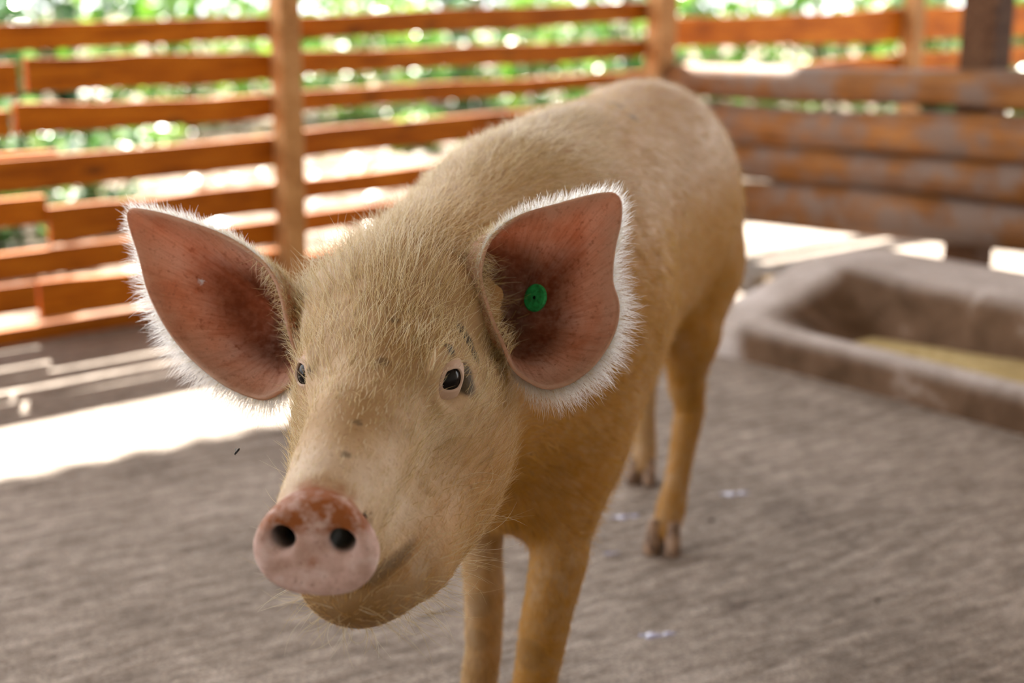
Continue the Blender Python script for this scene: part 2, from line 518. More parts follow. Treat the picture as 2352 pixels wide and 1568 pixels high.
# ------------------------------------------------------------------ the pig
# body frame: a forward, b to the pig's left, z up; head frame: F towards the snout, L to the pig's left, U up from the face
BO = np.array([0.1185, 2.006, 0.0]); Bf = np.array([-0.3342, -0.9425, 0.0]); Bl = np.array([0.9425, -0.3342, 0.0]); Bz = np.array([0, 0, 1.0])
HO = np.array([-0.11856, 1.22413, 0.55982])
HF = np.array([-0.13170, -0.93575, -0.32715]); HL = np.array([0.99024, -0.13937, 0.0]); HU = np.cross(HF, HL)
RB = np.stack([Bf, Bl, Bz]); RH = np.stack([HF, HL, HU])          # rows: world -> local
def B(a, b, z): return BO + Bf * a + Bl * b + Bz * z
def H(f, l, u): return HO + HF * f + HL * l + HU * u

class Field:
    def __init__(self, xs, ys, zs):
        self.xs, self.ys, self.zs = [np.asarray(v, np.float32) for v in (xs, ys, zs)]
        self.f = np.full((len(xs), len(ys), len(zs)), 0.08, np.float32)
    def box(self, lo, hi):
        sl = []
        for ax, l, h in zip((self.xs, self.ys, self.zs), lo, hi):
            sl.append(slice(int(np.searchsorted(ax, l)), int(np.searchsorted(ax, h))))
        return tuple(sl)
    def local(self, sl, c, R):
        x = self.xs[sl[0]][:, None, None] - np.float32(c[0]); y = self.ys[sl[1]][None, :, None] - np.float32(c[1]); z = self.zs[sl[2]][None, None, :] - np.float32(c[2])
        R = R.astype(np.float32)
        return [R[i, 0] * x + R[i, 1] * y + R[i, 2] * z for i in range(3)]
    def join(self, sl, d, k, sub=False):
        a = self.f[sl]
        if sub:
            a = -a
        h = np.clip(k - np.abs(a - d), 0, None) / k
        r = np.minimum(a, d) - h * h * k * 0.25
        self.f[sl] = -r if sub else r
    def ell(self, c, rad, R, k=0.03, sub=False):
        m = max(rad) + k + 0.02
        sl = self.box(np.asarray(c) - m, np.asarray(c) + m)
        p = self.local(sl, c, R)
        k0 = np.sqrt(sum((q / r) ** 2 for q, r in zip(p, rad))); k1 = np.sqrt(sum((q / (r * r)) ** 2 for q, r in zip(p, rad))) + 1e-6
        self.join(sl, k0 * (k0 - 1) / k1, k, sub)
    def cone(self, A, Bp, ra, rb, k=0.03, sub=False):
        A = np.asarray(A, float); Bp = np.asarray(Bp, float)
        m = max(ra, rb) + k + 0.02
        sl = self.box(np.minimum(A, Bp) - m, np.maximum(A, Bp) + m)
        p = self.local(sl, A, np.eye(3))
        d = (Bp - A).astype(np.float32); L2 = float(d @ d)
        t = np.clip((p[0] * d[0] + p[1] * d[1] + p[2] * d[2]) / L2, 0, 1)
        dist = np.sqrt((p[0] - t * d[0]) ** 2 + (p[1] - t * d[1]) ** 2 + (p[2] - t * d[2]) ** 2)
        self.join(sl, dist - (ra + (rb - ra) * t), k, sub)
    def chain(self, pts, rads, k=0.02, sub=False):
        """tapering limb through a list of joints, blended onto the body in one go"""
        pts = [np.asarray(q, float) for q in pts]
        m = max(rads) + k + 0.02
        sl = self.box(np.min(pts, 0) - m, np.max(pts, 0) + m)
        best = None
        for A, Bp, ra, rb in zip(pts[:-1], pts[1:], rads[:-1], rads[1:]):
            p = self.local(sl, A, np.eye(3))
            d = (Bp - A).astype(np.float32); L2 = float(d @ d)
            t = np.clip((p[0] * d[0] + p[1] * d[1] + p[2] * d[2]) / L2, 0, 1)
            t2 = t * t * (3 - 2 * t)
            dist = np.sqrt((p[0] - t * d[0]) ** 2 + (p[1] - t * d[1]) ** 2 + (p[2] - t * d[2]) ** 2) - (ra + (rb - ra) * t2)
            best = dist if best is None else np.minimum(best, dist)
        self.join(sl, best, k, sub)
    def disc(self, c, R, rw, ru, half, rnd, k, power=2.4):
        """rounded plate, thin along its first local axis"""
        m = max(rw, ru) + rnd + k + 0.02
        sl = self.box(np.asarray(c) - m, np.asarray(c) + m)
        p = self.local(sl, c, R)
        rw = rw * (1 - 0.24 * np.clip(p[2] / ru, 0, 1))
        rr = (np.abs(p[1] / rw) ** power + np.abs(p[2] / ru) ** power) ** (1 / power)
        d2 = (rr - 1) * ru
        qx = d2 + rnd; qy = np.abs(p[0]) - half + rnd
        d = np.sqrt(np.clip(qx, 0, None) ** 2 + np.clip(qy, 0, None) ** 2) + np.minimum(np.maximum(qx, qy), 0) - rnd
        self.join(sl, d, k)
    def surface(self):
        f = self.f
        s = f < 0
        c = s[:-1, :-1, :-1].astype(np.int8)
        tot = np.zeros_like(c)
        for i in (0, 1):
            for j in (0, 1):
                for k in (0, 1):
                    tot += s[i:s.shape[0] - 1 + i, j:s.shape[1] - 1 + j, k:s.shape[2] - 1 + k]
        act = (tot > 0) & (tot < 8)
        I = np.argwhere(act)
        idx = np.full(act.shape, -1, np.int64); idx[act] = np.arange(len(I))
        corners = [(i, j, k) for i in (0, 1) for j in (0, 1) for k in (0, 1)]
        val = {cn: f[I[:, 0] + cn[0], I[:, 1] + cn[1], I[:, 2] + cn[2]] for cn in corners}
        acc = np.zeros((len(I), 3)); cnt = np.zeros(len(I))
        for a in corners:
            for ax in range(3):
                if a[ax] == 0:
                    b = list(a); b[ax] = 1; b = tuple(b)
                    va, vb = val[a], val[b]
                    cr = (va < 0) != (vb < 0)
                    t = np.where(cr, va / np.where(cr, va - vb, 1), 0)
                    pt = np.tile(np.array(a, float), (len(I), 1)); pt[:, ax] = t
                    acc[cr] += pt[cr]; cnt += cr
        acc /= cnt[:, None]
        def co(ax, i, fr): return ax[i] + (ax[i + 1] - ax[i]) * fr
        V = np.stack([co(self.xs, I[:, 0], acc[:, 0]), co(self.ys, I[:, 1], acc[:, 1]), co(self.zs, I[:, 2], acc[:, 2])], 1)
        quads = []
        for ax in range(3):
            o1, o2 = [(1, 2), (2, 0), (0, 1)][ax]
            sa = [slice(1, -1)] * 3; sb = [slice(1, -1)] * 3
            sa[ax] = slice(0, -1); sb[ax] = slice(1, None)
            A, Bq = s[tuple(sa)], s[tuple(sb)]
            E = np.argwhere(A != Bq)
            inside = A[tuple(E.T)]
            E = E + 1; E[:, ax] -= 1
            def cell(d1, d2):
                q = E.copy(); q[:, o1] += d1; q[:, o2] += d2
                return idx[q[:, 0], q[:, 1], q[:, 2]]
            Q = np.stack([cell(-1, -1), cell(0, -1), cell(0, 0), cell(-1, 0)], 1)
            Q[~inside] = Q[~inside][:, ::-1]
            quads.append(Q)
        Q = np.concatenate(quads)
        return V, Q[(Q >= 0).all(1)]

def smooth_mesh(V, Q, it=2, lam=0.5):
    e = np.concatenate([Q[:, [0, 1]], Q[:, [1, 2]], Q[:, [2, 3]], Q[:, [3, 0]]])
    n = len(V)
    deg = np.bincount(e[:, 0], minlength=n) + np.bincount(e[:, 1], minlength=n)
    for i in range(it):
        s = np.zeros_like(V)
        for c in range(3):
            s[:, c] = np.bincount(e[:, 0], V[e[:, 1], c], n) + np.bincount(e[:, 1], V[e[:, 0], c], n)
        V = V + lam * (s / np.maximum(deg, 1)[:, None] - V)
    return V

ys = np.concatenate([np.arange(0.93, 1.45, 0.0032), np.arange(1.45, 2.75, 0.006)])
fld = Field(np.arange(-0.36, 0.50, 0.0036), ys, np.arange(0.004, 0.80, 0.0036))
K = 0.05
# trunk
fld.ell(B(0.24, 0, 0.500), (0.25, 0.128, 0.222), RB, K)
fld.ell(B(-0.02, 0, 0.560), (0.38, 0.140, 0.188), RB, 0.12)
fld.ell(B(-0.31, -0.005, 0.570), (0.215, 0.122, 0.172), RB, 0.12)
for sd in (1, -1):
    fld.ell(B(-0.38, 0.058 * sd, 0.490), (0.110, 0.070, 0.165), RB, 0.05)       # ham
    fld.ell(B(0.32, 0.070 * sd, 0.420), (0.10, 0.054, 0.17), RB, 0.05)         # shoulder
# neck
fld.cone(B(0.30, 0, 0.530), H(-0.15, -0.01, -0.065), 0.170, 0.092, 0.07)
fld.cone(B(0.36, 0, 0.630), H(-0.17, -0.018, -0.028), 0.088, 0.066, 0.07)
fld.cone(B(0.34, 0, 0.42), H(-0.10, -0.005, -0.11), 0.12, 0.065, 0.06)
fld.ell(B(0.405, 0.025, 0.315), (0.065, 0.060, 0.048), RB, 0.04)               # brisket
# fore legs
fld.chain([B(0.36, 0.075, 0.38), B(0.425, 0.086, 0.25), B(0.445, 0.074, 0.17), B(0.452, 0.064, 0.095), B(0.444, 0.055, 0.055), B(0.455, 0.052, 0.03)], [0.066, 0.0340, 0.0300, 0.0270, 0.0270, 0.0260], 0.04)
fld.chain([B(0.33, -0.062, 0.38), B(0.375, -0.036, 0.25), B(0.39, -0.024, 0.17), B(0.40, -0.022, 0.095), B(0.392, -0.030, 0.055), B(0.405, -0.030, 0.03)], [0.064, 0.0280, 0.0250, 0.0230, 0.0235, 0.0235], 0.04)
# hind legs
fld.chain([B(-0.33, 0.065, 0.46), B(-0.28, 0.078, 0.36), B(-0.310, 0.072, 0.27), B(-0.325, 0.075, 0.215), B(-0.275, 0.070, 0.12), B(-0.250, 0.064, 0.06), B(-0.235, 0.060, 0.032)], [0.086, 0.054, 0.031, 0.0250, 0.0200, 0.0240, 0.0235], 0.04)
fld.chain([B(-0.42, -0.062, 0.46), B(-0.43, -0.075, 0.36), B(-0.535, -0.070, 0.27), B(-0.59, -0.068, 0.215), B(-0.575, -0.064, 0.12), B(-0.565, -0.06, 0.06), B(-0.55, -0.058, 0.032)], [0.086, 0.054, 0.031, 0.0245, 0.0195, 0.0225, 0.0235], 0.04)
fld.ell(B(-0.13, 0.02, 0.352), (0.07, 0.05, 0.035), RB, 0.03)                   # udder
for tb in (0.045, -0.02):
    fld.cone(B(-0.13, tb, 0.335), B(-0.13, tb, 0.308), 0.011, 0.008, 0.012)
# skull
fld.ell(H(-0.085, -0.010, -0.015), (0.105, 0.080, 0.055), RH, 0.04)
fld.cone(H(-0.03, 0, -0.030), H(0.185, -0.002, -0.004), 0.056, 0.038, 0.03)
fld.cone(H(-0.07, -0.004, -0.006), H(0.19, -0.002, 0.010), 0.045, 0.027, 0.03)
for sd in (1, -1):
    w = 1.0 if sd > 0 else 0.72
    fld.ell(H(-0.018, 0.045 * sd, -0.002), (0.042, 0.024, 0.027), RH, 0.035)     # brow
    fld.ell(H(-0.04, 0.060 * sd * w, -0.070), (0.085, 0.046, 0.050), RH, 0.04)  # cheek
    fld.ell(H(-0.01, 0.060 * sd * w, -0.112), (0.085, 0.043, 0.046), RH, 0.04)  # jowl
    fld.ell(H(0.072, 0.050 * sd * w, -0.106), (0.068, 0.033, 0.046), RH, 0.03)  # cheek behind the mouth
fld.cone(H(-0.02, 0.01, -0.110), H(0.150, 0.010, -0.084), 0.066, 0.040, 0.03)      # lower jaw
fld.ell(H(0.110, 0.008, -0.092), (0.085, 0.060, 0.044), RH, 0.03)
fld.ell(H(0.165, 0.008, -0.080), (0.040, 0.042, 0.028), RH, 0.02)
tilt = math.radians(16)
RS = np.stack([HF * math.cos(tilt) + HU * math.sin(tilt), HL, HU * math.cos(tilt) - HF * math.sin(tilt)])
SN = H(0.226, 0.000, 0.006)
fld.disc(SN, RS, 0.0490, 0.0405, 0.013, 0.010, 0.012)
for sd in (1, -1):
    c0 = SN + RS[1] * (0.0215 * sd) + RS[2] * 0.009 + RS[0] * 0.018
    fld.cone(c0, c0 - RS[0] * 0.055 + RS[1] * 0.003 * sd, 0.0092, 0.0092, 0.005, sub=True)
    fld.cone(c0 + RS[1] * 0.008 * sd - RS[2] * 0.004, c0 - RS[0] * 0.02, 0.006, 0.006, 0.008, sub=True)
    # mouth line
    mp = [H(0.206, 0.004, -0.062), H(0.201, 0.020 * sd, -0.061), H(0.190, 0.034 * sd, -0.058), H(0.178, 0.042 * sd, -0.0565), H(0.160, 0.0525 * sd, -0.0575), H(0.142, 0.060 * sd, -0.054), H(0.128, 0.065 * sd, -0.047)]
    fld.chain(mp, [0.008, 0.0075, 0.0065, 0.0065, 0.0065, 0.005, 0.003], 0.006, sub=True)
    # wrinkles round the eye
    ec = H(0.000, 0.058 * sd, 0.003)
    for rr, r0, ang in ((0.0245, 0.0036, (20, 170)), (0.034, 0.0040, (35, 150)), (0.0275, 0.0034, (200, 330)))[:3 if sd > 0 else 1]:
        arc = []
        for q in range(7):
            th = math.radians(ang[0] + (ang[1] - ang[0]) * q / 6)
            arc.append(ec + HF * rr * math.cos(th) + HU * rr * 0.9 * math.sin(th) + HL * sd * (0.004 - 0.35 * (rr - 0.02) + 0.006 * math.cos(th) * -1))
        fld.chain(arc, [0.001, r0 * .8, r0, r0, r0, r0 * .8, 0.001], 0.010)
    # eye socket
    fld.ell(H(0.003, 0.068 * sd, 0.003), (0.018, 0.017, 0.015), RH, 0.010, sub=True)

# ears: closed loops of the rim, from the notch below the ear up its front edge, over the tip and back below (head frame)
EAR_L = [(-0.077, 0.110, -0.029), (-0.087, 0.101, -0.012), (-0.104, 0.088, 0.008), (-0.127, 0.077, 0.028), (-0.142, 0.075, 0.042), (-0.166, 0.083, 0.058), (-0.189, 0.108, 0.069), (-0.211, 0.148, 0.073), (-0.229, 0.183, 0.074), (-0.234, 0.198, 0.069), (-0.222, 0.200, 0.050), (-0.206, 0.195, 0.027), (-0.185, 0.194, 0.004), (-0.169, 0.201, -0.013), (-0.153, 0.200, -0.028), (-0.132, 0.192, -0.040), (-0.107, 0.179, -0.047), (-0.088, 0.161, -0.052), (-0.075, 0.142, -0.050), (-0.072, 0.124, -0.040)]
CAN_L = (-0.165, 0.098, -0.040)
EAR_R = [(-0.068, -0.095, -0.038), (-0.079, -0.104, -0.020), (-0.095, -0.113, -0.001), (-0.112, -0.121, 0.018), (-0.125, -0.130, 0.030), (-0.141, -0.148, 0.041), (-0.161, -0.187, 0.054), (-0.177, -0.240, 0.064), (-0.186, -0.277, 0.067), (-0.188, -0.293, 0.065), (-0.178, -0.289, 0.049), (-0.165, -0.280, 0.027), (-0.145, -0.269, 0.003), (-0.128, -0.254, -0.017), (-0.113, -0.236, -0.035), (-0.096, -0.211, -0.050), (-0.076, -0.179, -0.060), (-0.065, -0.150, -0.066), (-0.058, -0.130, -0.063), (-0.062, -0.112, -0.053)]
CAN_R = (-0.150, -0.125, -0.045)
def closed_spline(P, n):
    P = np.asarray(P, float); m = len(P); out = []
    seg = np.linalg.norm(np.roll(P, -1, 0) - P, axis=1); cum = np.concatenate([[0], np.cumsum(seg)])
    for k in range(n):
        s = cum[-1] * k / n
        i = int(np.searchsorted(cum, s, 'right') - 1) % m
        t = (s - cum[i]) / seg[i]
        p0, p1, p2, p3 = P[(i - 1) % m], P[i], P[(i + 1) % m], P[(i + 2) % m]
        out.append(0.5 * ((2 * p1) + (-p0 + p2) * t + (2 * p0 - 5 * p1 + 4 * p2 - p3) * t * t + (-p0 + 3 * p1 - 3 * p2 + p3) * t ** 3))
    return np.array(out), cum / cum[-1]
NV, NU = 96, 22
def ear_surface(loop, can, bulge):
    O, cum = closed_spline(loop, NV)
    C = np.array(can)
    x = O - O.mean(0); nrm = np.linalg.svd(x)[2][2]
    if nrm @ (O.mean(0) - C) < 0: nrm = -nrm
    v = np.arange(NV) / NV
    v_front = cum[6]                                 # share of the rim that is the front edge
    front = np.clip(np.minimum(v / (0.3 * v_front), (1.25 * v_front - v) / (0.5 * v_front)), 0, 1)
    u = np.linspace(0.10, 1.0, NU)
    D = O - C; par = D @ nrm; lat = D - par[:, None] * nrm
    W = np.zeros((NU, NV, 3))
    for i, uu in enumerate(u):
        lf = uu ** 0.9 + front * bulge * math.sin(math.pi * uu) ** 1.2 * (1 - 0.25 * uu)
        df = np.where(front > 0, uu ** 1.15, uu ** 1.7) * 0.55 + 0.45 * uu ** (1.7 - 0.5 * front)
        ripple = 0.0035 * np.sin(7 * np.pi * v + 1.0) * math.sin(math.pi * uu)
        W[i] = C + lat * lf[:, None] + nrm * (par * df + ripple)[:, None]
    # thickness: offset the outer skin away from the bowl
    du = np.gradient(W, axis=0); dv = np.roll(W, -1, 1) - np.roll(W, 1, 1)
    N = np.cross(du, dv); N /= np.linalg.norm(N, axis=2)[:, :, None] + 1e-9
    if (N[NU // 2] @ nrm).mean() > 0: N = -N         # N points away from the opening
    th = (0.0035 + 0.011 * (1 - u) ** 1.5)[:, None, None]
    return W, W + N * th, nrm, N
def to_world(P): return HO + P @ RH
EARS = []
for loop, can in ((EAR_L, CAN_L), (EAR_R, CAN_R)):
    Wi, Wo, en, EN = ear_surface(loop, can, 0.56 if can[1] > 0 else 0.22)
    O = np.array(loop); C = np.array(can)
    sd = 1 if can[1] > 0 else -1
    root = to_world(C + en * -0.030)
    fld.cone(H(-0.14, 0.045 * sd - 0.012, -0.022), root, 0.050, 0.030, 0.03)
    # clear the bowl of the ear
    a1 = en; a2 = np.cross(en, [0, 0, 1.0]); a2 /= np.linalg.norm(a2); a3 = np.cross(a1, a2)
    cc = C + en * 0.030 + (O.mean(0) - C - ((O.mean(0) - C) @ en) * en) * 0.30
    fld.ell(to_world(cc), (0.034, 0.034, 0.038), np.stack([a1, a2, a3]) @ RH, 0.006, sub=True)
    for i in range(1, NU, 2):
        for j in range(0, NV, 4):
            q = Wi[i, j] - EN[i, j] * 0.0125
            if (q - C) @ en > 0.002: fld.ell(to_world(q), (0.012,) * 3, RH, 0.003, sub=True)
            if i >= 7: fld.ell(to_world(Wi[i, j] - EN[i, j] * 0.0205), (0.020,) * 3, RH, 0.003, sub=True)
    EARS.append((Wi, Wo, en, EN))
V, Q = fld.surface()
V = smooth_mesh(V, Q, 2, 0.5)
del fld
pig = empty('pig', tuple(BO))
tag(pig, 'pale hairy pig with big upright ears standing on the concrete floor', 'pig')
PIGINV = Matrix.Translation(-Vector(BO))
def pig_part(name, V, Fc, mat, parent=pig, smooth=True):
    W = np.asarray(V, float) - BO
    return mesh_obj(name, W, Fc, mat, parent, smooth)
def quick_mesh(name, V, Q, mat, parent):
    me = bpy.data.meshes.new(name)
    me.vertices.add(len(V)); me.vertices.foreach_set('co', (V - BO).astype(np.float32).ravel())
    me.loops.add(Q.size); me.loops.foreach_set('vertex_index', Q.astype(np.int32).ravel())
    me.polygons.add(len(Q)); me.polygons.foreach_set('loop_start', np.arange(0, Q.size, Q.shape[1], dtype=np.int32))
    me.polygons.foreach_set('use_smooth', np.ones(len(Q), bool))
    me.update(); me.validate()
    me.materials.append(mat)
    return link(bpy.data.objects.new(name, me), parent)

def mat_skin():
    t = NT('pig_skin')
    v = t.coord('Object')
    big = t.noise(v, 7.0, 5, 0.6); mid = t.noise(v, 45.0, 4, 0.6); spk = t.noise(v, 260.0, 3, 0.6)
    col = t.ramp(big, [(0.38, (0.42, 0.265, 0.125)), (0.52, (0.57, 0.40, 0.24)), (0.64, (0.68, 0.53, 0.38))])
    col = t.mix(t.math('MULTIPLY', t.attr('muck'), t.ramp(mid, [(0.25, 0.45), (0.7, 1.0)])), col, (0.42, 0.18, 0.008))
    pink = t.ramp(mid, [(0.35, (0.50, 0.32, 0.26)), (0.52, (0.68, 0.48, 0.43)), (0.66, (0.78, 0.62, 0.58))])
    col = t.mix(t.attr('pink'), col, pink)
    orange = t.math('MULTIPLY', t.attr('rust'), t.ramp(t.noise(v, 60, 4, 0.6), [(0.38, 0.2), (0.55, 1.0)]))
    col = t.mix(orange, col, (0.33, 0.105, 0.028))
    specks = t.ramp(spk, [(0.60, 0.0), (0.70, 0.75)])
    col = t.mix(t.math('MULTIPLY', specks, 0.6), col, (0.22, 0.085, 0.03))
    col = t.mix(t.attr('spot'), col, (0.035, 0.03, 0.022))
    b = t.math('ADD', t.math('MULTIPLY', mid, 0.6), t.math('MULTIPLY', spk, 0.25))
    return t.done(t.principled(col, 0.55, t.bump(b, 0.35, 0.006), spec=0.18, Subsurface_Weight=0.12, Subsurface_Radius=(0.010, 0.004, 0.002), Subsurface_Scale=0.6))
M_skin = mat_skin()
body = quick_mesh('body', V, Q, M_skin, pig)
# vertex masks for pigment, dirt and painted shade
hv = (V - HO) @ RH.T; bv = (V - BO) @ RB.T
sv = (V - SN) @ RS.T
def put(me, name, val):
    at = me.attributes.new(name, 'FLOAT', 'POINT'); at.data.foreach_set('value', np.clip(val, 0, 1).astype(np.float32))
def sstep(x, a, b):
    t = np.clip((x - a) / (b - a), 0, 1); return t * t * (3 - 2 * t)
onsnout = sstep(sv[:, 0], -0.016, -0.004) * (np.abs(sv[:, 1]) < 0.06) * (np.abs(sv[:, 2]) < 0.055)
put(body.data, 'pink', onsnout)
put(body.data, 'rust', onsnout * np.maximum(sstep(sv[:, 2], 0.010, 0.020), 0.8 * np.exp(-((sv[:, 1] - 0.002) ** 2 + (sv[:, 2] + 0.010) ** 2) / 0.006 ** 2)) + 0.7 * sstep(sv[:, 0], -0.03, -0.015) * sstep(sv[:, 2], 0.02, 0.035) * (hv[:, 0] > 0.18))
jaw = sstep(-hv[:, 2], 0.045, 0.065) * sstep(hv[:, 0], 0.02, 0.12) * (hv[:, 0] < 0.26)
flank = sstep(bv[:, 1], -0.12, 0.05) * sstep(0.74 - bv[:, 2], 0.0, 0.16) * (1 - sstep(bv[:, 0], 0.55, 0.75))
cheek = sstep(hv[:, 1], 0.04, 0.09) * sstep(-hv[:, 2], 0.02, 0.07)
legs = sstep(0.36 - bv[:, 2], 0.0, 0.12)
MUCK = np.maximum.reduce([0.95 * flank, 0.60 * jaw, 0.42 * legs, 0.55 * cheek])
put(body.data, 'muck', MUCK)
SPOTS = [(-0.0715, 0.0658, 0.0134, 0.007), (-0.0659, 0.0702, 0.0052, 0.0085), (-0.0558, 0.0753, -0.0048, 0.0075), (-0.0131, 0.0632, 0.0367, 0.005),
         (-0.0119, 0.0676, 0.0308, 0.0065), (-0.0137, 0.0756, -0.0098, 0.009), (-0.020, 0.0775, 0.000, 0.009), (0.0224, -0.0591, 0.0275, 0.006),
         (0.0249, 0.0126, 0.0391, 0.005), (0.1154, 0.011, 0.040, 0.0035), (0.158, 0.0112, 0.0402, 0.0035), (-0.0346, 0.0105, 0.0439, 0.004),
         (-0.252, 0.0218, -0.5055, 0.017), (-0.2356, 0.0191, -0.5486, 0.015), (-0.1767, 0.0932, -0.5054, 0.020), (-0.7952, 0.1545, -0.0776, 0.010), (-0.7617, 0.1804, -0.0817, 0.009)]
sp = np.zeros(len(V))
for (f, l, u, r) in SPOTS:
    sp = np.maximum(sp, 1 - sstep(np.linalg.norm(hv - np.array([f, l, u]), axis=1), 0.8 * r, 1.5 * r))
nost = np.zeros(len(V))  # nostrils blackened in the colour, as if in deep shade
for sd in (1, -1):
    q = sv - np.array([0.0, 0.0215 * sd, 0.009])
    nost = np.maximum(nost, (1 - sstep(np.hypot(q[:, 1], q[:, 2]), 0.009, 0.013)) * sstep(-sv[:, 0], -0.010, -0.003))
SPOTM = sp.copy()
MOUTH = np.array([(0.206, 0.004, -0.062), (0.201, 0.020, -0.061), (0.190, 0.034, -0.058), (0.178, 0.042, -0.0565), (0.160, 0.0525, -0.0575), (0.142, 0.060, -0.054), (0.128, 0.065, -0.047)])
for sd in (1, -1):                                  # darker along the mouth line
    mq = MOUTH * np.array([1, sd, 1])
    for a_, b_ in zip(mq[:-1], mq[1:]):
        ab = b_ - a_; tt = np.clip(((hv - a_) @ ab) / (ab @ ab), 0, 1)
        dd = np.linalg.norm(hv - a_ - tt[:, None] * ab, axis=1)
        sp = np.maximum(sp, 0.95 * (1 - sstep(dd, 0.0045, 0.0095)))
sp = np.maximum(sp, 0.45 * sstep(-hv[:, 2], 0.05, 0.075) * sstep(hv[:, 0], 0.10, 0.17) * (hv[:, 0] < 0.26))  # jaw underside: dirt darkened further with painted shade
sp = np.maximum(sp, 0.55 * legs)
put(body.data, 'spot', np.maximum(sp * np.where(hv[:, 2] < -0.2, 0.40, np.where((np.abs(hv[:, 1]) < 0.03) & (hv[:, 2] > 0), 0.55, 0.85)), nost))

# ear meshes
def mat_ear():
    t = NT('ear_skin')
    v = t.coord('Object')
    n1 = t.noise(v, 16.0, 5, 0.6); n2 = t.noise(v, 150.0, 4, 0.65); n3 = t.noise(v, 420.0, 2, 0.6)
    col = t.ramp(n1, [(0.36, (0.62, 0.26, 0.14)), (0.5, (0.80, 0.47, 0.34)), (0.64, (0.90, 0.67, 0.56))])
    cv = t.n('ShaderNodeCombineXYZ'); t.set(cv, 'X', t.math('MULTIPLY', t.attr('eu'), 2.2)); t.set(cv, 'Y', t.math('MULTIPLY', t.attr('ev'), 60.0))
    st = t.noise(cv.outputs[0], 1.6, 5, 0.65)
    col = t.mix(t.ramp(st, [(0.36, 0.5), (0.54, 0.0)]), col, (0.30, 0.09, 0.03))
    col = t.mix(t.ramp(st, [(0.56, 0.0), (0.70, 0.6)]), col, (0.68, 0.43, 0.34))
    col = t.mix(t.ramp(n2, [(0.57, 0.0), (0.68, 0.8)]), col, (0.20, 0.055, 0.02))
    col = t.mix(t.ramp(n3, [(0.60, 0.0), (0.72, 0.5)]), col, (0.25, 0.08, 0.03))
    col = t.mix(t.math('MULTIPLY', t.attr('wax_shade'), t.ramp(n2, [(0.3, 0.75), (0.6, 1.0)])), col, (0.05, 0.018, 0.007))
    col = t.mix(t.math('MULTIPLY', t.ramp(t.attr('eu'), [(0.62, 0.0), (1.0, 0.75)]), t.ramp(n1, [(0.3, 0.5), (0.6, 1.0)])), col, (0.58, 0.40, 0.28))
    col = t.mix(t.attr('outer'), col, (0.66, 0.46, 0.31))
    p = t.principled(col, 0.55, t.bump(n2, 0.3, 0.004), spec=0.3)
    tr = t.n('ShaderNodeBsdfTranslucent'); t.set(tr, 'Color', t.mix(0.5, col, (0.95, 0.36, 0.18)))
    mx = t.n('ShaderNodeMixShader'); t.set(mx, 'Fac', 0.42)
    t.t.links.new(p, mx.inputs[1]); t.t.links.new(tr.outputs[0], mx.inputs[2])
    return t.done(mx.outputs[0])
M_ear = mat_ear()
ear_objs = []
for (Wi, Wo, en, EN) in EARS:
    Vi = to_world(Wi.reshape(-1, 3)); Vo = to_world(Wo.reshape(-1, 3)); n = NU * NV
    Fc = []
    for i in range(NU - 1):
        for j in range(NV):
            j2 = (j + 1) % NV
            q = (i * NV + j, i * NV + j2, (i + 1) * NV + j2, (i + 1) * NV + j)
            Fc.append(q); Fc.append(tuple(n + k for k in q[::-1]))
    for j in range(NV):
        j2 = (j + 1) % NV
        Fc.append(((NU - 1) * NV + j, (NU - 1) * NV + j2, n + (NU - 1) * NV + j2, n + (NU - 1) * NV + j))
    Fc.append(tuple(range(NV))[::-1])
    e = pig_part('ear', np.concatenate([Vi, Vo]), Fc, M_ear)
    uu = np.repeat(np.linspace(0.1, 1, NU), NV)
    put(e.data, 'wax_shade', np.concatenate([1 - sstep(uu, 0.36, 0.78), np.zeros(n)]))  # canal dirt with shade painted in, darker towards the base
    put(e.data, 'eu', np.concatenate([uu, uu])); put(e.data, 'ev', np.tile(np.tile(np.arange(NV) / NV, NU), 2))
    put(e.data, 'outer', np.concatenate([np.zeros(n), np.ones(n)]))
    ear_objs.append(e)
tag(ear_objs[0], 'ear with the green tag'); tag(ear_objs[1], 'ear lit red from behind')

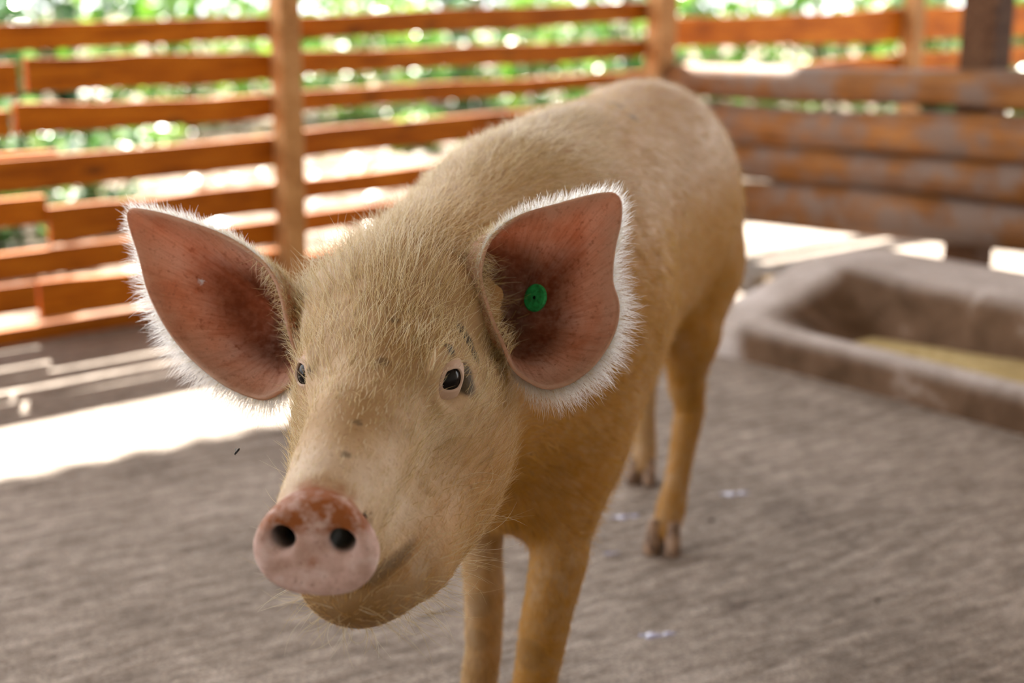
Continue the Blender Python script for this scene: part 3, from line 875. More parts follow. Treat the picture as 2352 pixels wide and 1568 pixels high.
# eyes with lids
M_eye = simple_mat('dark_eye', (0.008, 0.006, 0.005), 0.05, 0.15)
M_lid = simple_mat('eyelid_skin', (0.62, 0.44, 0.33), 0.5, 0.4)
def ball(c, r, nu=24, nv=16):
    V = [c + r * np.array([0, 0, 1.0])]; Fc = []
    for i in range(1, nv):
        for j in range(nu):
            th = math.pi * i / nv; ph = 2 * math.pi * j / nu
            V.append(c + r * np.array([math.sin(th) * math.cos(ph), math.sin(th) * math.sin(ph), math.cos(th)]))
    V.append(c - r * np.array([0, 0, 1.0])); last = len(V) - 1
    for j in range(nu):
        j2 = (j + 1) % nu
        Fc.append((0, 1 + j, 1 + j2)); Fc.append((last, last - nu + j2, last - nu + j))
        for i in range(nv - 2):
            a = 1 + i * nu
            Fc.append((a + j, a + nu + j, a + nu + j2, a + j2))
    return V, Fc
for sd in (1, -1):
    c = H(-0.001, 0.0590 * sd, 0.006)
    ax = HF * 0.60 + HL * 0.70 * sd + HU * 0.36; ax /= np.linalg.norm(ax)
    tx = HF - (HF @ ax) * ax; tx /= np.linalg.norm(tx)          # towards the snout along the eye slit
    ty = np.cross(ax, tx)
    if ty @ HU < 0: ty = -ty
    v, f = ball(c, 0.0152)
    eye = pig_part('eye', v, f, M_eye)
    tag(eye, 'glossy black eye')
    n = 40; R = 0.0156
    rings = []
    for k, (wx, up_, dn, h, rr) in enumerate([(0.0112, 0.0088, 0.0095, 0, 1.0), (0.0120, 0.0098, 0.0104, 0, 1.12), (0.0140, 0.0122, 0.0125, 0, 1.12), (0.0175, 0.0165, 0.0160, 0, 1.02), (0.0240, 0.0235, 0.0220, 0, 0.80)]):
        rg = []
        for j in range(n):
            th = 2 * math.pi * j / n
            x = wx * math.cos(th); y = (up_ if math.sin(th) > 0 else dn) * math.sin(th) * (1 - 0.25 * abs(math.cos(th)))
            rad = math.hypot(x, y)
            zz = math.sqrt(max((R * rr) ** 2 - rad ** 2, 0)) if k < 3 else (R * 1.1 - 0.004 * (k - 2) - 0.0035)
            if k == 3: zz = 0.0085
            if k == 4: zz = 0.0005
            rg.append(c + tx * x + ty * y + ax * zz)
        rings.append(rg)
    vv = [p for r in rings for p in r]
    ff = [(i * n + j, i * n + (j + 1) % n, (i + 1) * n + (j + 1) % n, (i + 1) * n + j) for i in range(len(rings) - 1) for j in range(n)]
    pig_part('eyelid', vv, ff, M_lid, eye)

# hooves
def mat_hoof():
    t = NT('hoof_horn'); v = t.coord('Object'); a = t.noise(v, 60, 4, 0.6)
    return t.done(t.principled(t.ramp(a, [(0.35, (0.10, 0.055, 0.03)), (0.6, (0.36, 0.23, 0.15))]), 0.5, spec=0.3))
M_hoof = mat_hoof()
def claw(base, fwd, side, sc, dew=False):
    V, Fc = [], []
    n = 14
    lv = [(0.056, 0.0145, 0.0115, -0.002), (0.040, 0.0185, 0.0135, 0.002), (0.022, 0.0225, 0.0150, 0.007), (0.006, 0.0260, 0.0158, 0.012), (0.001, 0.0245, 0.0148, 0.012)]
    if dew: lv = [(0.075, 0.006, 0.006, 0.004), (0.066, 0.009, 0.0075, 0.0), (0.052, 0.008, 0.006, -0.004), (0.046, 0.003, 0.003, -0.006)]
    for z, rx, ry, sh in lv:
        for k in range(n):
            th = 2 * math.pi * k / n
            cx = math.cos(th); pw = (0.85 if cx > 0 else 1.0)
            V.append(base + fwd * (rx * cx + sh) * sc + side * (ry * math.copysign(abs(math.sin(th)) ** pw, math.sin(th))) * sc + np.array([0, 0, z * sc]))
    m = len(lv)
    for i in range(m - 1):
        for k in range(n):
            k2 = (k + 1) % n
            Fc.append((i * n + k, (i + 1) * n + k, (i + 1) * n + k2, i * n + k2))
    Fc.append(tuple(range(n))); Fc.append(tuple((m - 1) * n + k for k in range(n))[::-1])
    return V, Fc
for (a, b, turn, sc) in ((0.462, 0.050, 0.1, 0.95), (0.412, -0.031, 0.05, 0.85), (-0.228, 0.059, 0.15, 0.95), (-0.545, -0.058, 0.05, 0.85)):
    fwd = Bf * math.cos(turn) + Bl * math.sin(turn) * 0.5; fwd /= np.linalg.norm(fwd); side = np.cross([0, 0, 1.0], fwd)
    V_, F_ = [], []
    for sgn in (1, -1):
        for dew in (False, True):
            off = side * sgn * (0.0155 if not dew else 0.014) * sc - (fwd * 0.030 if dew else 0)
            v, f = claw(B(a, b, 0) + off, fwd * 1.0 + side * sgn * 0.12, side, sc, dew)
            k = len(V_); V_ += v; F_ += [tuple(x + k for x in g) for g in f]
    pig_part('hoof', V_, F_, M_hoof)
tv, tf = tube([B(-0.50, 0, 0.66), B(-0.545, 0.005, 0.65), B(-0.565, 0.02, 0.61), B(-0.555, 0.03, 0.57), B(-0.56, 0.02, 0.535), B(-0.57, 0.01, 0.50)], [0.016, 0.013, 0.011, 0.009, 0.007, 0.004], 10)
pig_part('tail', tv, tf, M_skin)

# ---- hair
def mat_hair(name='pig_bristle', white=False):
    t = NT(name)
    hb = t.n('ShaderNodeBsdfHairPrincipled')
    hb.model = 'CHIANG'; hb.parametrization = 'COLOR'
    info = t.n('ShaderNodeHairInfo')
    col = t.ramp(info.outputs['Random'], [(0.0, (0.48, 0.33, 0.11)), (0.5, (0.84, 0.69, 0.38)), (1.0, (0.97, 0.91, 0.70))])
    if white: col = t.ramp(info.outputs['Random'], [(0.0, (0.80, 0.70, 0.52)), (1.0, (0.95, 0.91, 0.82))])
    else: col = t.mix(t.attr('soil'), col, (0.54, 0.25, 0.014))
    t.set(hb, 'Color', col); t.set(hb, 'Roughness', 0.42); t.set(hb, 'Radial Roughness', 0.55)
    if not white:
        p = t.principled(col, 0.55, spec=0.25)
        tr = t.n('ShaderNodeBsdfTranslucent'); t.set(tr, 'Color', col)
        mx = t.n('ShaderNodeMixShader'); t.set(mx, 'Fac', 0.35)
        t.t.links.new(p, mx.inputs[1]); t.t.links.new(tr.outputs[0], mx.inputs[2])
        m2 = t.n('ShaderNodeMixShader'); t.set(m2, 'Fac', 0.18)
        t.t.links.new(mx.outputs[0], m2.inputs[1]); t.t.links.new(hb.outputs[0], m2.inputs[2])
        return t.done(m2.outputs[0])
    return t.done(hb.outputs[0])
M_hair = mat_hair(); M_white = mat_hair('white_backlit_bristle', True)  # white version is lightened to carry the backlight on the ear fringe
def hair_object(name, roots, T, N, length, lift, radius, parent, curl=0.25, pts=5, mat=None, soil=None):
    n = len(roots)
    t = np.linspace(0, 1, pts)[None, :, None]
    L = length[:, None, None]
    lf = lift[:, None, None]
    rnd = RNG.normal(size=(n, 3)); rnd -= (rnd * T).sum(1)[:, None] * T
    d0 = T[:, None, :] * (1 - 0.35 * lf) + N[:, None, :] * lf
    P = roots[:, None, :] + L * (t * d0 + t * t * (-0.45 * lf * N[:, None, :] + curl * rnd[:, None, :]) * 0.8)
    cu = bpy.data.hair_curves.new(name)
    cu.add_curves([pts] * n)
    cu.position_data.foreach_set('vector', (P - BO).astype(np.float32).ravel())
    rad = (radius[:, None] * np.array([1.0, 0.95, 0.85, 0.6, 0.2] if pts == 5 else np.linspace(1, 0.2, pts))[None, :])
    cu.points.foreach_set('radius', rad.astype(np.float32).ravel())
    cu.materials.append(mat or M_hair)
    if soil is not None:
        cu.attributes.new('soil', 'FLOAT', 'CURVE').data.foreach_set('value', soil.astype(np.float32))
    o = bpy.data.objects.new(name, cu)
    link(o, parent)
    o['kind'] = 'stuff'
    return o
def vnormals(V, Q):
    fn = np.cross(V[Q[:, 2]] - V[Q[:, 0]], V[Q[:, 3]] - V[Q[:, 1]])
    out = np.zeros_like(V)
    for k in range(4):
        for c in range(3): out[:, c] += np.bincount(Q[:, k], fn[:, c], len(V))
    return out / (np.linalg.norm(out, axis=1)[:, None] + 1e-12), np.linalg.norm(fn, axis=1) * 0.5
VN, FAr = vnormals(V, Q)
FKEEP = 1 - 0.85 * SPOTM[Q].mean(1)
for (Wi, Wo, en, EN) in EARS:                       # no bristles where the skin lies inside the bowl of an ear
    G = to_world(Wi[2:].reshape(-1, 3)); fcw = V[Q].mean(1); c = G.mean(0); nearby = np.where(np.linalg.norm(fcw - c, axis=1) < 0.13)[0]
    lo = to_world(Wi[NU - 1]).mean(0); ew = en @ RH
    for k0 in range(0, len(nearby), 2000):
        k = nearby[k0:k0 + 2000]
        d = np.linalg.norm(fcw[k][:, None, :] - G[None, ::3, :], axis=2)
        j = d.argmin(1); gap = (fcw[k] - G[::3][j])
        FKEEP[k[(gap @ ew > 0.0) & (d.min(1) < 0.03)]] = 0.0
def scatter(n, dens):
    p = FAr * dens * FKEEP; p = p / p.sum()
    fi = RNG.choice(len(Q), n, p=p)
    w = RNG.random((n, 4)); w /= w.sum(1)[:, None]
    R = (V[Q[fi]] * w[:, :, None]).sum(1); N = (VN[Q[fi]] * w[:, :, None]).sum(1); N /= np.linalg.norm(N, axis=1)[:, None]
    global SOIL
    SOIL = np.clip((MUCK[Q[fi]] * w).sum(1) * (0.85 + 0.40 * RNG.random(n)), 0, 1)
    return R, N
fc = V[Q].mean(1); hf = (fc - HO) @ RH.T; bf = (fc - BO) @ RB.T; sf = (fc - SN) @ RS.T
headness = sstep(hf[:, 0], -0.20, -0.12) * (bf[:, 0] > 0.45)
is_snout = (sf[:, 0] > -0.02)
near_eye = np.minimum(np.linalg.norm(hf - np.array([0.009, 0.066, 0.002]), axis=1), np.linalg.norm(hf - np.array([0.005, -0.065, 0.002]), axis=1)) < 0.0235
def flow(R, N):
    h = (R - HO) @ RH.T; b = (R - BO) @ RB.T
    w = (sstep(h[:, 0], -0.22, -0.12) * (b[:, 0] > 0.45))[:, None]
    Th = -HF[None] * 1.0 + HU[None] * 0.25 + HL[None] * (h[:, 1:2] * 5.0)
    Tb = -Bf[None] * np.ones((len(R), 1)) - Bz[None] * 0.45 + Bl[None] * b[:, 1:2] * 1.5
    legw = sstep(0.30 - b[:, 2], 0, 0.08)[:, None]
    Tb = Tb * (1 - legw) + np.array([0, 0, -1.0])[None] * legw
    T = Th * w + Tb * (1 - w) + RNG.normal(size=R.shape) * 0.22
    T -= (T * N).sum(1)[:, None] * N
    return T / (np.linalg.norm(T, axis=1)[:, None] + 1e-9), h, b
# head and neck
dens = np.where(is_snout | near_eye, 0, np.where(hf[:, 0] > 0.10, 0.45, 1.0)) * sstep(bf[:, 0], 0.30, 0.45) * sstep(bf[:, 2], 0.25, 0.33)
R, N = scatter(34000, dens); T, h, b = flow(R, N)
muz = sstep(h[:, 0], -0.03, 0.12)
crest = sstep(h[:, 2], -0.02, 0.02) * (1 - sstep(h[:, 0], -0.11, -0.06)) * sstep(h[:, 0], -0.32, -0.2)
ln = (0.0250 * (1 - muz) + 0.0075 * muz + 0.011 * crest) * (0.6 + 0.7 * RNG.random(len(R)))
lift = 0.30 * (1 - 0.4 * muz) + 0.30 * crest + 0.12 * RNG.normal(size=len(R))
hair_object('head_hair', R, T, N, ln, np.clip(lift, 0.05, 0.95), np.full(len(R), 0.00019), pig, 0.22, soil=SOIL)
# trunk and legs
dens = np.where(is_snout, 0, 1.0) * (1 - sstep(bf[:, 0], 0.30, 0.45)) * (0.35 + 0.65 * sstep(bf[:, 0], -0.4, 0.2)) + 0.5 * (bf[:, 2] < 0.3)
R, N = scatter(36000, dens); T, h, b = flow(R, N)
ln = (0.024 - 0.012 * sstep(0.30 - b[:, 2], 0, 0.08)) * (0.6 + 0.7 * RNG.random(len(R)))
hair_object('coat_hair', R, T, N, ln, np.clip(0.24 + 0.1 * RNG.normal(size=len(R)), 0.05, 0.7), np.full(len(R), 0.00020), pig, 0.18, soil=SOIL)
# whiskers on lip, chin and above the eyes
dens = np.where(is_snout, 0, 1.0) * (hf[:, 0] > 0.05) * sstep(-hf[:, 2], 0.03, 0.08) * (bf[:, 0] > 0.7)
R, N = scatter(420, dens); T, h, b = flow(R, N)
T = T + np.array([0, 0, -0.5]); T /= np.linalg.norm(T, axis=1)[:, None]
hair_object('whiskers', R, T, N, 0.022 + 0.03 * RNG.random(len(R)), np.full(len(R), 0.75), np.full(len(R), 0.00013), pig, 0.35)
# pale lashes on the upper lids
Rl, Tl, Nl = [], [], []
for sd in (1, -1):
    c = H(-0.001, 0.0590 * sd, 0.006); ax = HF * 0.60 + HL * 0.70 * sd + HU * 0.36; ax /= np.linalg.norm(ax)
    tx = HF - (HF @ ax) * ax; tx /= np.linalg.norm(tx); ty = np.cross(ax, tx)
    if ty @ HU < 0: ty = -ty
    for k in range(44):
        th = math.radians(15 + 150 * RNG.random())
        x = 0.0125 * math.cos(th); y = 0.0105 * math.sin(th)
        Rl.append(c + tx * x + ty * y + ax * 0.0125); Tl.append(ax * 0.75 + ty * 0.60 + tx * (x * 30) + RNG.normal(size=3) * 0.12); Nl.append(-ty)
Rl, Tl, Nl = np.array(Rl), np.array(Tl), np.array(Nl); Tl /= np.linalg.norm(Tl, axis=1)[:, None]
hair_object('eyelashes', Rl, Tl, Nl, 0.005 + 0.003 * RNG.random(len(Rl)), np.full(len(Rl), 0.25), np.full(len(Rl), 0.00018), pig, 0.1, mat=M_white)
# ear hair: dense fringe along the rim, shorter coat on the back of the ear, tuft across the canal
for (Wi, Wo, en, EN), e in zip(EARS, ear_objs):
    def pick(n, lo, hi):
        i = lo + (hi - lo) * RNG.random(n); j = RNG.random(n) * NV
        i0 = np.clip(i.astype(int), 0, NU - 2); fi = (i - i0)[:, None]; j0 = j.astype(int) % NV; j1 = (j0 + 1) % NV; fj = (j - j.astype(int))[:, None]
        P = (Wo[i0, j0] * (1 - fj) + Wo[i0, j1] * fj) * (1 - fi) + (Wo[i0 + 1, j0] * (1 - fj) + Wo[i0 + 1, j1] * fj) * fi
        return P, EN[i0, j0], Wo[i0 + 1, j0] - Wo[i0, j0], j0 / NV
    n = 9500
    P, Nn, T, vv = pick(n, NU * 0.80, NU - 1.0)
    T = T / np.linalg.norm(T, axis=1)[:, None] * 1.0 + Nn * 0.35 + RNG.normal(size=P.shape) * 0.16
    low = sstep(vv, 0.45, 0.75)[:, None]
    T = T + low * np.array([0.0, 0.0, -0.35]); T /= np.linalg.norm(T, axis=1)[:, None]
    nb = sstep(vv, 0.12, 0.30) * sstep(1 - vv, 0.0, 0.06)
    ln = (0.011 + 0.010 * low[:, 0]) * (0.35 + 1.25 * RNG.random(n) ** 1.8) * (0.22 + 0.78 * nb)
    hair_object('ear_fringe', to_world(P), T @ RH, Nn @ RH, ln, np.full(n, 0.12), np.full(n, 0.00013), e, 0.22, mat=M_white)
    n = 9000
    P, Nn, T, vv = pick(n, NU * 0.15, NU * 0.92)
    T = T / np.linalg.norm(T, axis=1)[:, None] + RNG.normal(size=P.shape) * 0.2; T /= np.linalg.norm(T, axis=1)[:, None]
    hair_object('ear_back_hair', to_world(P), T @ RH, Nn @ RH, 0.015 * (0.6 + 0.7 * RNG.random(n)), np.full(n, 0.30), np.full(n, 0.00014), e, 0.2)
    n = 260
    jj = (RNG.random(n) * 0.20 * NV + 2).astype(int) % NV
    P = Wi[NU - 2, jj] + RNG.normal(size=(n, 3)) * 0.0008
    cen = Wi[NU // 2].mean(0)
    T = cen - P; T /= np.linalg.norm(T, axis=1)[:, None]; T += RNG.normal(size=P.shape) * 0.25; T /= np.linalg.norm(T, axis=1)[:, None]
    hair_object('ear_canal_hair', to_world(P), T @ RH, np.tile(en, (n, 1)) @ RH, 0.010 + 0.012 * RNG.random(n), np.full(n, 0.25), np.full(n, 0.00015), e, 0.3)

# ------------------------------------------------------------------ ear tag, flies, feather, bits on the floor
def disc_mesh(c, n, r, half, seg=28, hole=0.0):
    c = np.asarray(c, float); n = np.asarray(n, float); n = n / np.linalg.norm(n)
    a = np.cross(n, [0.1, 0.2, 1.0]); a /= np.linalg.norm(a); b = np.cross(n, a)
    prof = [(0.0, half * 1.0), (hole, half), (r * 0.93, half), (r, half * 0.3), (r, -half * 0.3), (r * 0.93, -half), (0.0, -half)]
    if hole: prof = [(0.0, -half * 0.2), (hole, -half * 0.2), (hole, half * 1.5), (hole * 1.9, half * 1.5), (hole * 2.1, half), (r * 0.90, half), (r, half * 0.2), (r, -half), (0.0, -half)]
    V_, F_ = [], []
    for pr, pz in prof:
        for k in range(seg):
            th = 2 * math.pi * k / seg
            V_.append(c + n * pz + max(pr, 1e-5) * (math.cos(th) * a + math.sin(th) * b))
    for i in range(len(prof) - 1):
        for k in range(seg):
            k2 = (k + 1) % seg
            F_.append((i * seg + k, (i + 1) * seg + k, (i + 1) * seg + k2, i * seg + k2))
    return V_, F_
def mat_tag():
    t = NT('green_plastic'); v = t.coord('Object')
    a = t.noise(v, 220, 4, 0.6)
    col = t.ramp(a, [(0.35, (0.006, 0.15, 0.035)), (0.6, (0.018, 0.34, 0.085))])
    return t.done(t.principled(col, 0.5, spec=0.4))
M_tag = mat_tag()
tg = empty('ear_tag', (0.0291, 1.3896, 0.5996))
tag(tg, 'round green plastic button tag fixed inside the ear at right', 'ear tag')
tn = np.array([-0.62, -0.72, 0.30]); tn /= np.linalg.norm(tn)
c = np.array([0.0, 0, 0]) + tn * 0.010
v, f = disc_mesh(c, tn, 0.0140, 0.0013, 32, 0.0022)
mesh_obj('button', v, f, M_tag, tg, False)
v, f = disc_mesh(c + tn * 0.0006, tn, 0.0021, 0.0004, 14)
mesh_obj('hole', v, f, simple_mat('hole_shade_disc', (0.004, 0.02, 0.008), 0.6), tg, False)  # dark disc painted in for the shade of the button's hole
v, f = tube([c - tn * 0.014, c], [0.0022, 0.0026], 10)
mesh_obj('pin', v, f, M_tag, tg, True)

M_fly = simple_mat('fly_black', (0.012, 0.010, 0.010), 0.4, 0.4)
def mat_wing():
    t = NT('fly_wing')
    p = t.principled((0.16, 0.15, 0.14), 0.35, spec=0.3)
    tr = t.n('ShaderNodeBsdfTranslucent'); t.set(tr, 'Color', (0.3, 0.3, 0.28, 1))
    mx = t.n('ShaderNodeMixShader'); t.set(mx, 'Fac', 0.5)
    t.t.links.new(p, mx.inputs[1]); t.t.links.new(tr.outputs[0], mx.inputs[2])
    return t.done(mx.outputs[0])
M_wing = mat_wing()
def ellipsoid_mesh(c, ax, r, nu=10, nv=8):
    v, f = ball(np.zeros(3), 1.0, nu, nv)
    return [np.asarray(c) + ax[0] * p[0] * r[0] + ax[1] * p[1] * r[1] + ax[2] * p[2] * r[2] for p in v], f
def fly(loc, fwd, up, size, label, spread):
    e = empty('fly', tuple(loc)); tag(e, label, 'fly', 'flies around the pig')
    fwd = np.asarray(fwd, float); fwd /= np.linalg.norm(fwd); up = np.asarray(up, float); up -= (up @ fwd) * fwd; up /= np.linalg.norm(up); sd_ = np.cross(up, fwd)
    ax = (fwd, sd_, up)
    V_, F_ = [], []
    for cx, r in ((-0.30, (0.38, 0.20, 0.17)), (0.15, (0.22, 0.18, 0.17)), (0.40, (0.12, 0.16, 0.13))):
        v, f = ellipsoid_mesh(fwd * cx * size + up * 0.17 * size, ax, [q * size for q in r])
        k = len(V_); V_ += v; F_ += [tuple(i + k for i in g) for g in f]
    mesh_obj('body', V_, F_, M_fly, e, True)
    for sgn in (1, -1):
        tipd = -fwd * math.cos(spread) + sd_ * sgn * math.sin(spread) + up * 0.35
        base = up * 0.30 * size + fwd * 0.10 * size; wdt = np.cross(tipd, up) * 0.16 * size
        tip = base + tipd * 0.85 * size
        mid = base + tipd * 0.5 * size
        mesh_obj('wing', [base, mid + wdt, tip, mid - wdt, mid + up * 0.02 * size], [(0, 1, 4), (1, 2, 4), (2, 3, 4), (3, 0, 4)], M_wing, e)
    for k in range(6):
        sgn = 1 if k % 2 else -1; fx = (0.25, 0.05, -0.15)[k // 2] * size
        v, f = tube([fwd * fx + up * 0.12 * size, fwd * fx * 1.6 + sd_ * sgn * 0.22 * size + up * 0.15 * size, fwd * fx * 2.2 + sd_ * sgn * 0.36 * size], [0.02 * size] * 3, 5)
        mesh_obj('leg', v, f, M_fly, e)
    return e
fly((-0.2430, 1.1990, 0.5020), (-0.6, -0.2, -0.7), (0.2, 0.3, 0.9), 0.0060, 'tiny fly in the air left of the pig snout', 0.9)
fly((0.0615, 1.5630, 0.3118), (0.3, 0.1, 0.6), (-0.013, -0.973, 0.229), 0.0060, 'small black fly on the front of the pig shoulder', 0.4)
fly((0.0135, 1.6300, 0.2990), (0.2, 0.1, -0.9), (-0.05, -0.9, -0.2), 0.0070, 'small black fly in the hollow of the pig chest', 0.3)

# wisp of white down on the red lit ear
fv, ff = [], []
rs = np.random.RandomState(9)
fe = np.array([-0.3154, 1.4149, 0.6108]); fn = np.array([0.242, -0.826, 0.509])
for i in range(26):
    a = rs.rand() * 6.28; L_ = 0.003 + 0.005 * rs.rand(); d = np.array([math.cos(a), 0.25 * math.sin(a), math.sin(a) * 0.6]); d /= np.linalg.norm(d)
    p0 = fn * 0.0035 + rs.normal(size=3) * 0.0012
    v, f = tube([p0 - d * L_ * 0.5, p0 + rs.normal(size=3) * 0.0006, p0 + d * L_ * 0.5 + rs.normal(size=3) * 0.0008], [0.00008, 0.00016, 0.00006], 4)
    k = len(fv); fv += v; ff += [tuple(q + k for q in g) for g in f]
down = mesh_obj('down_feather', fv, ff, simple_mat('white_down', (0.85, 0.85, 0.88), 0.6, 0.3))
down.location = tuple(fe)
tag(down, 'tiny wisp of white down stuck inside the ear at left', 'feather')

# wet splashes and crumbs on the floor
def mat_wet():
    t = NT('wet_splash')
    return t.done(t.principled((0.42, 0.42, 0.58), 0.12, spec=0.9))  # bluish reflection put into the base colour of the water
M_wet = mat_wet()
def splash(x, y, r, seed, label):
    rs = np.random.RandomState(seed); V_, F_ = [], []; off = 0
    for b in range(3):
        cx, cy = ((0, 0), (1.3 * r, -0.25 * r), (-0.8 * r, 0.35 * r))[b]; rr = r * (0.75, 0.5, 0.3)[b]; n = 16
        V_.append((cx, cy, 0.0022))
        for ring, (k, z) in enumerate(((0.6, 0.0020), (1.0, 0.0004))):
            for j in range(n):
                th = 6.2832 * j / n; q = rr * k * (1 + 0.22 * math.sin(3 * th + seed) + 0.1 * rs.rand())
                V_.append((cx + q * math.cos(th), cy + q * 0.7 * math.sin(th), z))
        for j in range(n):
            j2 = (j + 1) % n
            F_.append((off, off + 1 + j, off + 1 + j2)); F_.append((off + 1 + j, off + 1 + n + j, off + 1 + n + j2, off + 1 + j2))
        off += 1 + 2 * n
    o = mesh_obj('wet_splash', V_, F_, M_wet, None, True)
    o.location = (x, y, 0.0005); o.rotation_euler = (0, 0, 0.4)
    tag(o, label, 'splash', 'pale wet splashes on the concrete')
splash(0.1942, 2.3508, 0.017, 1, 'pale bluish wet splash between the front leg and the near hind hoof')
splash(0.4030, 2.4684, 0.018, 2, 'pale bluish wet splash right of the near hind hoof')
splash(0.2024, 1.8792, 0.018, 3, 'greyish wet splash on the floor at bottom centre right of the front leg')
splash(0.1602, 2.1840, 0.009, 4, 'smallest pale wet spot left of the near hind hoof')
splash(0.2620, 2.6900, 0.012, 5, 'pale bluish wet splash between the two hind legs')
def crumb(x, y, r, seed, label):
    rs = np.random.RandomState(seed)
    v, f = ball(np.zeros(3), 1.0, 9, 6)
    v = [p * np.array([1.0, 0.8, 0.6]) * r * (0.8 + 0.4 * rs.rand()) + np.array([0, 0, r * 0.5]) for p in v]
    o = mesh_obj('dirt_crumb', v, f, simple_mat('dark_crumb', (0.05, 0.035, 0.025), 0.8), None, True)
    o.location = (x, y, 0.0); tag(o, label, 'crumb', 'dark crumbs on the floor')
crumb(0.3484, 2.3318, 0.0045, 1, 'dark crumb of dirt right of the near hind hoof')
crumb(0.5538, 1.9990, 0.0038, 2, 'dark crumb of dirt alone on the floor at lower right')

# ------------------------------------------------------------------ greenery outside
def leaf_mass(name, n, radius, zlo, zhi, size, mat, seed, parent=None, flat=0.0):
    rs = np.random.RandomState(seed)
    V = np.zeros((n, 6, 3)); tone = np.repeat(rs.rand(n), 6)
    th = rs.rand(n) * 6.283; r = radius * np.sqrt(rs.rand(n))
    zz = zlo + (zhi - zlo) * rs.rand(n)
    if not flat:
        sh = np.sqrt(np.clip(1 - ((zz - (zlo + zhi) / 2) / ((zhi - zlo) / 2 + 1e-6)) ** 2, 0.05, 1)); r = r * sh
    c = np.stack([r * np.cos(th), r * np.sin(th), zz], 1)
    d = rs.normal(size=(n, 3)); d[:, 2] *= (0.15 if flat else 0.7); d /= np.linalg.norm(d, axis=1)[:, None]
    up = rs.normal(size=(n, 3)) * (0.25 if flat else 0.7) + np.array([0, 0, 1.0])
    a = np.cross(d, up); a /= np.linalg.norm(a, axis=1)[:, None]; nn = np.cross(a, d)
    L = size * (0.6 + 0.8 * rs.rand(n))[:, None]; W = L * (0.22 + 0.12 * rs.rand(n))[:, None]
    V[:, 0] = c; V[:, 1] = c + d * L * .45 + a * W + nn * L * .05; V[:, 2] = c + d * L - nn * L * .12
    V[:, 3] = c + d * L * .45 - a * W + nn * L * .05; V[:, 4] = c + d * L * .5; V[:, 5] = c + d * L * .2
    Fc = []
    for i in range(n):
        b = 6 * i
        Fc += [(b, b + 1, b + 4), (b + 1, b + 2, b + 4), (b + 2, b + 3, b + 4), (b + 3, b, b + 4)]
    o = mesh_obj(name, V.reshape(-1, 3), Fc, mat, parent)
    at = o.data.attributes.new('leaf_tone', 'FLOAT', 'POINT'); at.data.foreach_set('value', tone.astype(np.float32))
    return o

def make_shrub(x, y, scale, mesh_leaf, mesh_stem, rot, label):
    e = empty('shrub', (x, y, -0.04)); e.scale = (scale,) * 3; e.rotation_euler = (0, 0, rot)
    f = bpy.data.objects.new('foliage', mesh_leaf); link(f, e)
    s = bpy.data.objects.new('stem', mesh_stem); link(s, e)
    tag(e, label, 'shrub', 'shrubs growing outside the plank fence')
    return e
def stems(seed, h):
    rs = np.random.RandomState(seed); V, Fc = [], []
    for i in range(7):
        a = rs.rand() * 6.28; r = 0.1 + 0.35 * rs.rand()
        v, f = tube([(0.05 * math.cos(a), 0.05 * math.sin(a), 0), (0.5 * r * math.cos(a), 0.5 * r * math.sin(a), h * .5), (r * math.cos(a), r * math.sin(a), h * .95)], [0.016, 0.011, 0.004], 6)
        k = len(V); V += v; Fc += [tuple(q + k for q in g) for g in f]
    o = mesh_obj('stem', V, Fc, M_stem); m = o.data; bpy.data.objects.remove(o); return m
def only_mesh(o):
    m = o.data; bpy.data.objects.remove(o); return m
LA = only_mesh(leaf_mass('foliage', 620, 0.75, 0.02, 1.15, 0.13, M_leaf_a, 11)); SA = stems(1, 1.1)
LB = only_mesh(leaf_mass('foliage', 620, 0.70, 0.02, 1.0, 0.15, M_leaf_b, 12)); SB = stems(2, 1.0)
LC = only_mesh(leaf_mass('foliage', 320, 0.55, 0.02, 0.5, 0.16, M_leaf_a, 13)); SC = stems(3, 0.45)
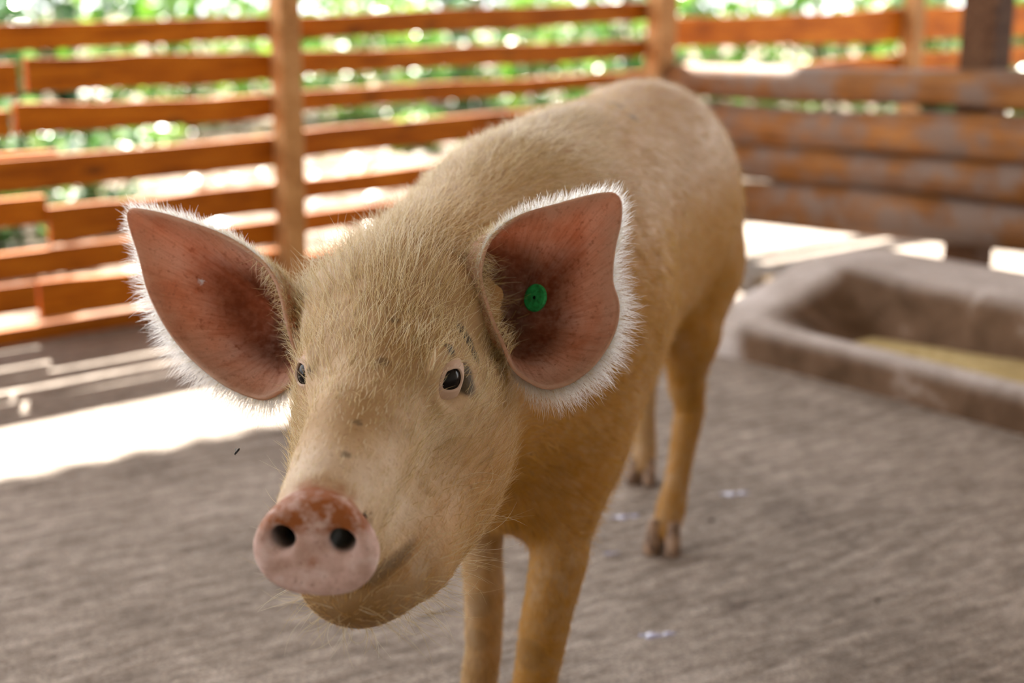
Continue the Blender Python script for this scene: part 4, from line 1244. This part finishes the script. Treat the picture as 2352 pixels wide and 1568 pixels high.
shrubs = [  # bearing (degrees right of the camera axis), distance, scale, kind, label
    (-22, 10.6, 1.3, 'B', 'dark green shrub behind the fence at far left'), (-17.5, 11.5, 1.5, 'B', 'dark shrub second from the left behind the fence'),
    (-13.0, 10.2, 1.1, 'A', 'bright green shrub over the top plank left of the fence post'), (-9.4, 11.6, 1.4, 'A', 'tall fresh green shrub just left of the fence post'),
    (-5.8, 10.4, 0.9, 'A', 'yellow-green shrub just right of the fence post'), (-2.0, 12.0, 1.4, 'B', 'dark shrub behind the middle of the plank fence'),
    (1.2, 10.6, 0.8, 'A', 'small light green shrub behind the pig back'), (4.5, 12.2, 1.4, 'B', 'dark green shrub left of the corner post'),
    (8.6, 11.0, 1.1, 'A', 'light green shrub right of the corner post'), (12.4, 10.4, 1.0, 'A', 'fresh green shrub above the log rails'),
    (16.4, 11.2, 1.2, 'B', 'dark shrub behind the thin post at upper right'), (20.8, 10.4, 1.1, 'A', 'green shrub behind the dark post at far right'),
    (-20.4, 5.5, 0.55, 'B', 'low dark leafy plant right behind the plank fence at far left'), (-16.6, 6.1, 0.42, 'B', 'small dark leafy plant just behind the left planks'),
    (-28.0, 11.0, 1.3, 'A', 'green shrub beyond the left end of the view'), (26.5, 10.8, 1.3, 'B', 'dark green shrub beyond the right end of the view'),
    (-20.5, 7.6, 0.55, 'C', 'low leafy plant close behind the fence at far left'), (-15.0, 8.2, 0.5, 'C', 'low leafy plant close behind the left planks'),
    (-3.6, 8.6, 0.45, 'C', 'low leafy plant behind the planks right of the post'), (3.0, 9.3, 0.45, 'C', 'low plant behind the planks above the pig neck')]
for b, dist, sc, kd, lab in shrubs:
    x = dist * math.sin(math.radians(b)); y = dist * math.cos(math.radians(b))
    lm, sm = {'A': (LA, SA), 'B': (LB, SB), 'C': (LC, SC)}[kd]
    make_shrub(x, y, sc, lm, sm, b * 7.3, lab)
lit = leaf_mass('leaf_litter', 6000, 7.5, 0.0, 0.03, 0.12, M_litter, 21, None, flat=1.0)
lit.location = (-0.5, 11.5, -0.035)
tag(lit, 'dry leaf litter scattered on the ground outside the fence', 'leaf litter', kind='stuff')
